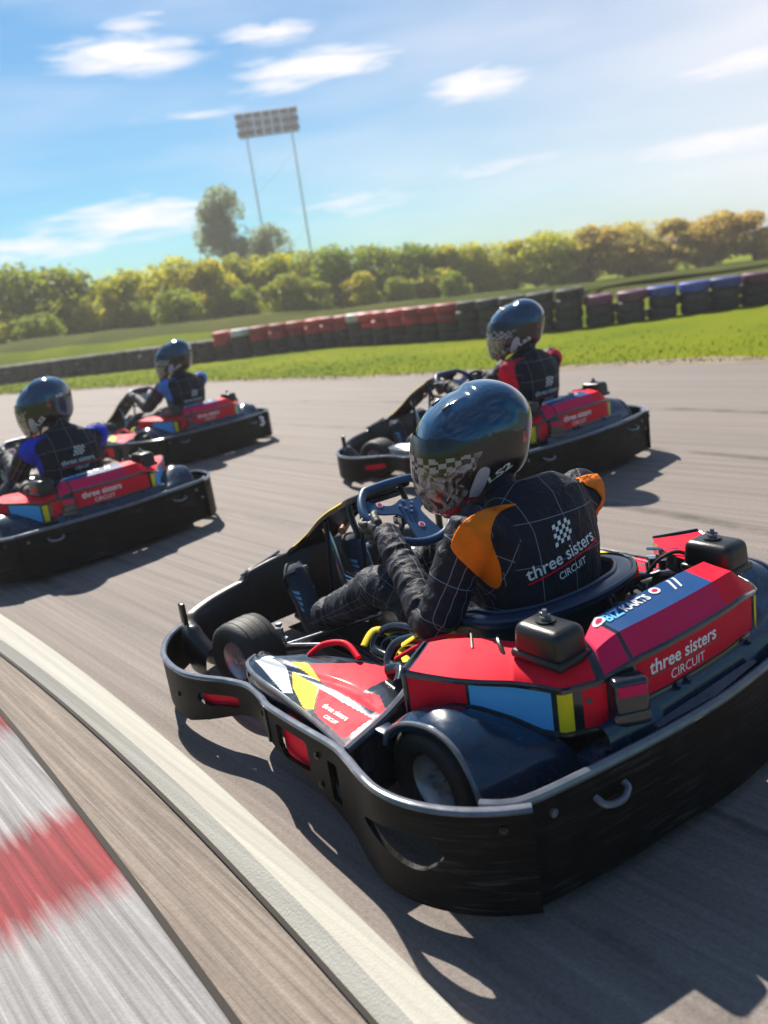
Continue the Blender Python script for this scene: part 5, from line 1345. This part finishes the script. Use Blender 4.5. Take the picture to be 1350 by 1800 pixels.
LBL = {'tyre_black': 'plain black tyre stack in the low barrier along the verge', 'tyre_red': 'red-topped tyre stack in the barrier beyond the grass verge', 'tyre_blue': 'blue-topped tyre stack in the barrier at the right of the grass verge',
       'tyre_plum': 'plum-topped tyre stack in the barrier at the right of the grass verge', 'tyre_white': 'black tyre stack with a white top tyre in the red part of the barrier'}
L_ = sum((b-a).length for a, b in zip(tw, tw[1:])); sp_ = resample(tw, int(L_/.585)); rnd = random.Random(5)
for i, p in enumerate(sp_):
    if p.x < -17 or p.x > 12: continue
    top = 'tyre_black'; nt_ = 3
    if -3.9 < p.x < 2.3: top = 'tyre_white' if i % 7 == 3 else 'tyre_red'; nt_ = 4
    elif 2.3 <= p.x < 4.6: top = 'tyre_black'; nt_ = 4
    elif 5.6 < p.x < 7.2: top = 'tyre_blue'
    elif p.x >= 7.2 or 4.6 <= p.x <= 5.6: top = 'tyre_plum'
    T = empty('tyre_stack', (p.x, p.y, 0), rnd.random()*6); tag(T, LBL[top], 'tyre stack', top.replace('tyre_', '')+' tyre stacks in the barrier')
    for k in range(nt_):
        mm = top if (k == nt_-1 or (k == nt_-2 and top == 'tyre_red')) else 'tyre_black'
        if mm == 'tyre_white' and k == nt_-2: mm = 'tyre_red'
        o = bpy.data.objects.new('tyre', TYM[mm]); C.objects.link(o); o.parent = T; o.location = (rnd.uniform(-.035, .035), rnd.uniform(-.035, .035), .10+.197*k); o.rotation_euler = (rnd.uniform(-.03, .03), rnd.uniform(-.03, .03), 0)
# ---- trees
row = [(-33, 46, 5.0, 2, 'leaf_green'), (-29.5, 44, 5.2, 0, 'leaf_yellow'), (-26.5, 46, 5.6, 2, 'leaf_green'), (-23.5, 43, 5.0, 0, 'leaf_green'), (-21, 45, 5.5, 2, 'leaf_green'), (-18.3, 44, 5.15, 0, 'leaf_green'), (-16.2, 46, 4.3, 1, 'leaf_yellow'),
       (-14.2, 43, 4.5, 0, 'leaf_yellow'), (-11.8, 45, 4.9, 2, 'leaf_yellow'), (-9.4, 43, 4.5, 0, 'leaf_yellow'), (-7.0, 46, 4.6, 2, 'leaf_green'), (-4.6, 44, 4.3, 0, 'leaf_yellow'), (-2.6, 46, 4.4, 1, 'leaf_yellow'),
       (-.6, 44, 4.2, 2, 'leaf_green'), (1.6, 45, 4.05, 0, 'leaf_green'), (3.8, 46, 3.8, 2, 'leaf_green'), (6.2, 45, 3.5, 0, 'leaf_yellow'), (8.5, 46, 3.3, 2, 'leaf_yellow'), (11.0, 46, 3.15, 0, 'leaf_yellow'), (13.4, 46, 3.35, 2, 'leaf_yellow'),
       (15.8, 46, 3.3, 0, 'leaf_amber'), (18.2, 47, 3.2, 2, 'leaf_amber'), (20.7, 46, 3.0, 0, 'leaf_amber'), (23.2, 46, 2.9, 2, 'leaf_amber'), (25.6, 46, 2.7, 0, 'leaf_amber'), (28.2, 46, 2.6, 2, 'leaf_amber'), (31, 46, 2.7, 0, 'leaf_amber')]
WORD = {'leaf_green': 'olive green', 'leaf_yellow': 'yellow green', 'leaf_amber': 'amber'}
for az_, d_, H_, k_, m_ in row:
    lb = {'leaf_green': 'bushy olive green tree in the row beyond the tyre barrier', 'leaf_yellow': 'bushy yellow green tree in the row beyond the tyre barrier', 'leaf_amber': 'low amber-leaved tree in the right part of the row beyond the barrier'}[m_]
    tree(az_, d_, H_*.78, k_, m_, lb, base=0, sx=1.35 if H_ > 4 else 1.8, group=WORD[m_]+' trees beyond the barrier')
tree(-7.6, 62, 9.0, 3, 'leaf_grey', 'tall grey-green tree standing well above the row, left of the floodlight mast', group='tall trees', sx=1.15)
tree(-5.0, 62, 6.3, 3, 'leaf_grey', 'shorter pale grey-green tree right beneath the floodlight mast', group='tall trees', sx=1.3)
rnd = random.Random(9)
for k in range(22):
    az_ = -32+k*3.0+rnd.uniform(-.8, .8)
    if az_ > 9: continue
    d_ = rnd.uniform(39, 42); x = d_*math.sin(R(az_))
    H_ = lerp_t(az_, [(-32, 2.9), (-5, 2.7), (5, 2.1), (30, 1.5)])+rnd.uniform(-.2, .2)-.5; m_ = rnd.choice(['leaf_green', 'leaf_green', 'leaf_yellow']) if az_ < 14 else 'leaf_amber'
    tree(az_, d_, H_, 1, m_, {'leaf_green': 'low olive green shrub in front of the row of trees', 'leaf_yellow': 'low yellow green shrub in front of the row of trees', 'leaf_amber': 'low amber shrub at the foot of the trees on the right'}[m_], name='shrub', cat='shrub', base=.2, sx=1.5, group=WORD[m_]+' shrubs')
# ---- floodlight mast
MT['mast'] = mat('haze_paled_mast', (.50, .60, .70), .5, metal=.2, nscale=3, namt=.1)  # pale blue base colour paints distance haze onto the poles
MT['lamphead'] = mat('floodlight_housing', (.03, .06, .14), .7, nscale=5, namt=.2)
MT['lens'] = mat('floodlight_glass', (.03, .06, .13), .6)
mx_, my_ = 75*math.sin(R(-3.7)), 75*math.cos(R(-3.7))
F_ = empty('floodlight_mast', (mx_, my_, 0), R(4)); tag(F_, 'tall twin-pole floodlight mast with three rows of lamps above the trees', 'floodlight')
for s in (-1, 1): m = MB(); m.tube([(s*1.9, 0, -.2), (s*1.9, 0, 16.4)], [.10, .06], 10); m.build('pole', 'mast', F_)
m = MB()
for k in range(5): z = 1+k*3.1; m.cyl((-1.9, 0, z), (1.9, 0, z+(3.1 if k % 2 else 0)), .014, 6)
m.build('bracing', 'mast', F_)
for r_ in range(3):
    z = 15.0+r_*.66; m = MB(); m.box((0, 0, z-.1), (5.0, .12, .12), .02); m.build('crossbar', 'lamphead', F_)
    for k in range(7):
        x = -2.25+.75*k; m = MB(); m.box((x, -.2, z+.20), (.70, .30, .46), .04, rot=Matrix.Rotation(R(18), 3, 'X')); lm = m.build('lamp_head', 'lamphead', F_)
        m = MB(); m.box((x, -.37, z+.16), (.54, .02, .34), .01, rot=Matrix.Rotation(R(18), 3, 'X')); m.build('lamp_glass', 'lens', lm)
# ---- grass blades along the verge
rnd = random.Random(3); v = []; f = []
edg = resample([p for p in ed], 400)
for k in range(26000):
    p = edg[rnd.randrange(60, 330)]; o_ = abs(rnd.gauss(0, 1.6)) if k % 3 else rnd.random()*.12
    q = Vector((p.x+o_*.72+rnd.uniform(-.15, .15), p.y+o_*.68+rnd.uniform(-.15, .15))); h = rnd.uniform(.012, .045); a = rnd.random()*6.28; w_ = .004+.0004*q.y
    i = len(v); v += [(q.x-w_*math.cos(a), q.y-w_*math.sin(a), -.005), (q.x+w_*math.cos(a), q.y+w_*math.sin(a), -.005), (q.x+rnd.uniform(-.03, .03), q.y+rnd.uniform(-.03, .03), h)]; f.append((i, i+1, i+2))
me = bpy.data.meshes.new('grass'); me.from_pydata(v, [], f); tag(link('grass', me, 'blade'), kind='stuff')
# ================================================================== PLACE THE KARTS AND DRIVERS
def dup(o, parent=None):
    c = o.copy(); C.objects.link(c); c.parent = parent
    for ch in list(o.children): dup(ch, c)
    return c
KP = [((.5121, 2.0840), 2.1711), ((1.1141, 5.3130), 2.2068), ((-1.8488, 5.1448), 2.3292), ((-1.7378, 8.2163), 2.3803)]
KL = ['nearest black racing kart with red stickers, driven by the person with orange shoulders',
      'black and red racing kart behind the nearest helmet, its driver with crimson shoulders',
      'racing kart cut by the left edge, its driver with royal blue shoulders',
      'farthest racing kart, near the verge, its driver with pale blue shoulders']
kart0 = make_kart()
for i, ((x, y), a) in enumerate(KP):
    k = kart0 if i == 0 else dup(kart0)
    k.location = (x, y, 0); k.rotation_euler = (0, 0, a); tag(k, KL[i], 'racing kart', 'racing karts on the track')
    if i == 3:
        b = text_bm('3', 1, 0, .03, width=.055); F_ = frame((-.372, -.54, .21), (-.15, -1, 0), (0, 0, 1)); b.transform(F_ @ Matrix.Translation((0, 0, .012))); me = bpy.data.meshes.new('kart_number'); b.to_mesh(me); b.free()
        link('kart_number', me, 'white', [c for c in k.children if c.name.startswith('rear_bumper')][0])
TOR_N = [((.20, 0, .17), .175, .12), ((.165, 0, .27), .18, .13), ((.155, 0, .40), .185, .128), ((.165, 0, .52), .205, .13), ((.185, .005, .61), .225, .125), ((.205, -.035, .690), .165, .105), ((.235, -.025, .738), .10, .08)]
near = dict(torso=TOR_N, neck=(.295, .02, .745), head=(.358, .036, .862), shL=(.18, .222, .665), shR=(.20, -.230, .650), elL=(.25, .335, .425), elR=(.36, -.32, .47), dd=(-1, 0, .35),
            kneeL=(.66, .195, .395), kneeR=(.72, -.17, .40), ankL=(1.15, .185, .165), ankR=(1.19, -.12, .19), foot=(.36, 0, .93), hs=.96, hyaw=68, hpitch=5, hroll=-3, back=(.06, .035, .635), tilt=.17, tw=.26, grip=-.035)
TOR_F = [((.18, 0, .17), .175, .12), ((.12, 0, .27), .18, .13), ((.08, 0, .40), .185, .128), ((.06, 0, .53), .20, .13), ((.055, 0, .65), .215, .125), ((.06, .0, .745), .17, .10), ((.07, .0, .80), .085, .075)]
far = dict(torso=TOR_F, neck=(.085, .0, .83), head=(.155, .0, .955), shL=(.07, .215, .715), shR=(.07, -.215, .715), elL=(.34, .27, .52), elR=(.34, -.27, .52), dd=(-1, 0, .1),
           kneeL=(.66, .19, .38), kneeR=(.70, -.17, .385), ankL=(1.15, .185, .165), ankR=(1.19, -.12, .19), foot=(.36, 0, .93), hyaw=50, hpitch=2, hroll=-2, back=(.0, 0, .60), tilt=0, tw=.22, grip=0.0)
def mod(d, **k): q = dict(d); q.update(k); return q
G = 'kart drivers in quilted black racing suits'
make_driver('driver in black quilted suit with orange shoulder patches, leaning forward in the nearest kart', G, (*KP[0][0], 0), KP[0][1], near, 'orange')
make_driver('driver with crimson shoulder patches sitting upright in the kart behind the nearest helmet', G, (*KP[1][0], 0), KP[1][1], mod(far, hyaw=52), 'crimson', voxel=.010, hres=.7)
make_driver('driver with royal blue shoulder patches in the kart cut by the left edge', G, (*KP[2][0], 0), KP[2][1], mod(far, hyaw=30, head=(.27, .02, .91), neck=(.16, .0, .80), hpitch=10,
            torso=[((c[0]+.03+(c[2]-.2)*.12, c[1], c[2]-(c[2]-.2)*.05), a, b) for c, a, b in TOR_F], shL=(.15, .22, .68), shR=(.15, -.22, .68), dd=(-1, 0, .25), back=(.05, 0, .63)), 'royal', voxel=.010, hres=.7)
make_driver('driver with pale blue shoulder patches in the farthest kart beside the grass', G, (*KP[3][0], 0), KP[3][1], mod(far, hyaw=50, head=(.13, .0, .955)), 'sky', voxel=.011, hres=.6)

# ------------------------------------------------------------------ the hazy air
hm = bpy.data.materials.new('haze'); hm.use_nodes = True; t = hm.node_tree; t.nodes.clear()
pv = N(t, 'ShaderNodeVolumePrincipled', i={'Color': (.95, .90, .86, 1), 'Density': .0019, 'Anisotropy': .3}); oo = N(t, 'ShaderNodeOutputMaterial'); t.links.new(pv.outputs[0], oo.inputs['Volume'])
mb = MB(); mb.box((0, 43, 9.0), (190, 92, 20), 0); tag(mb.build('haze', hm, ang=None), kind='stuff')
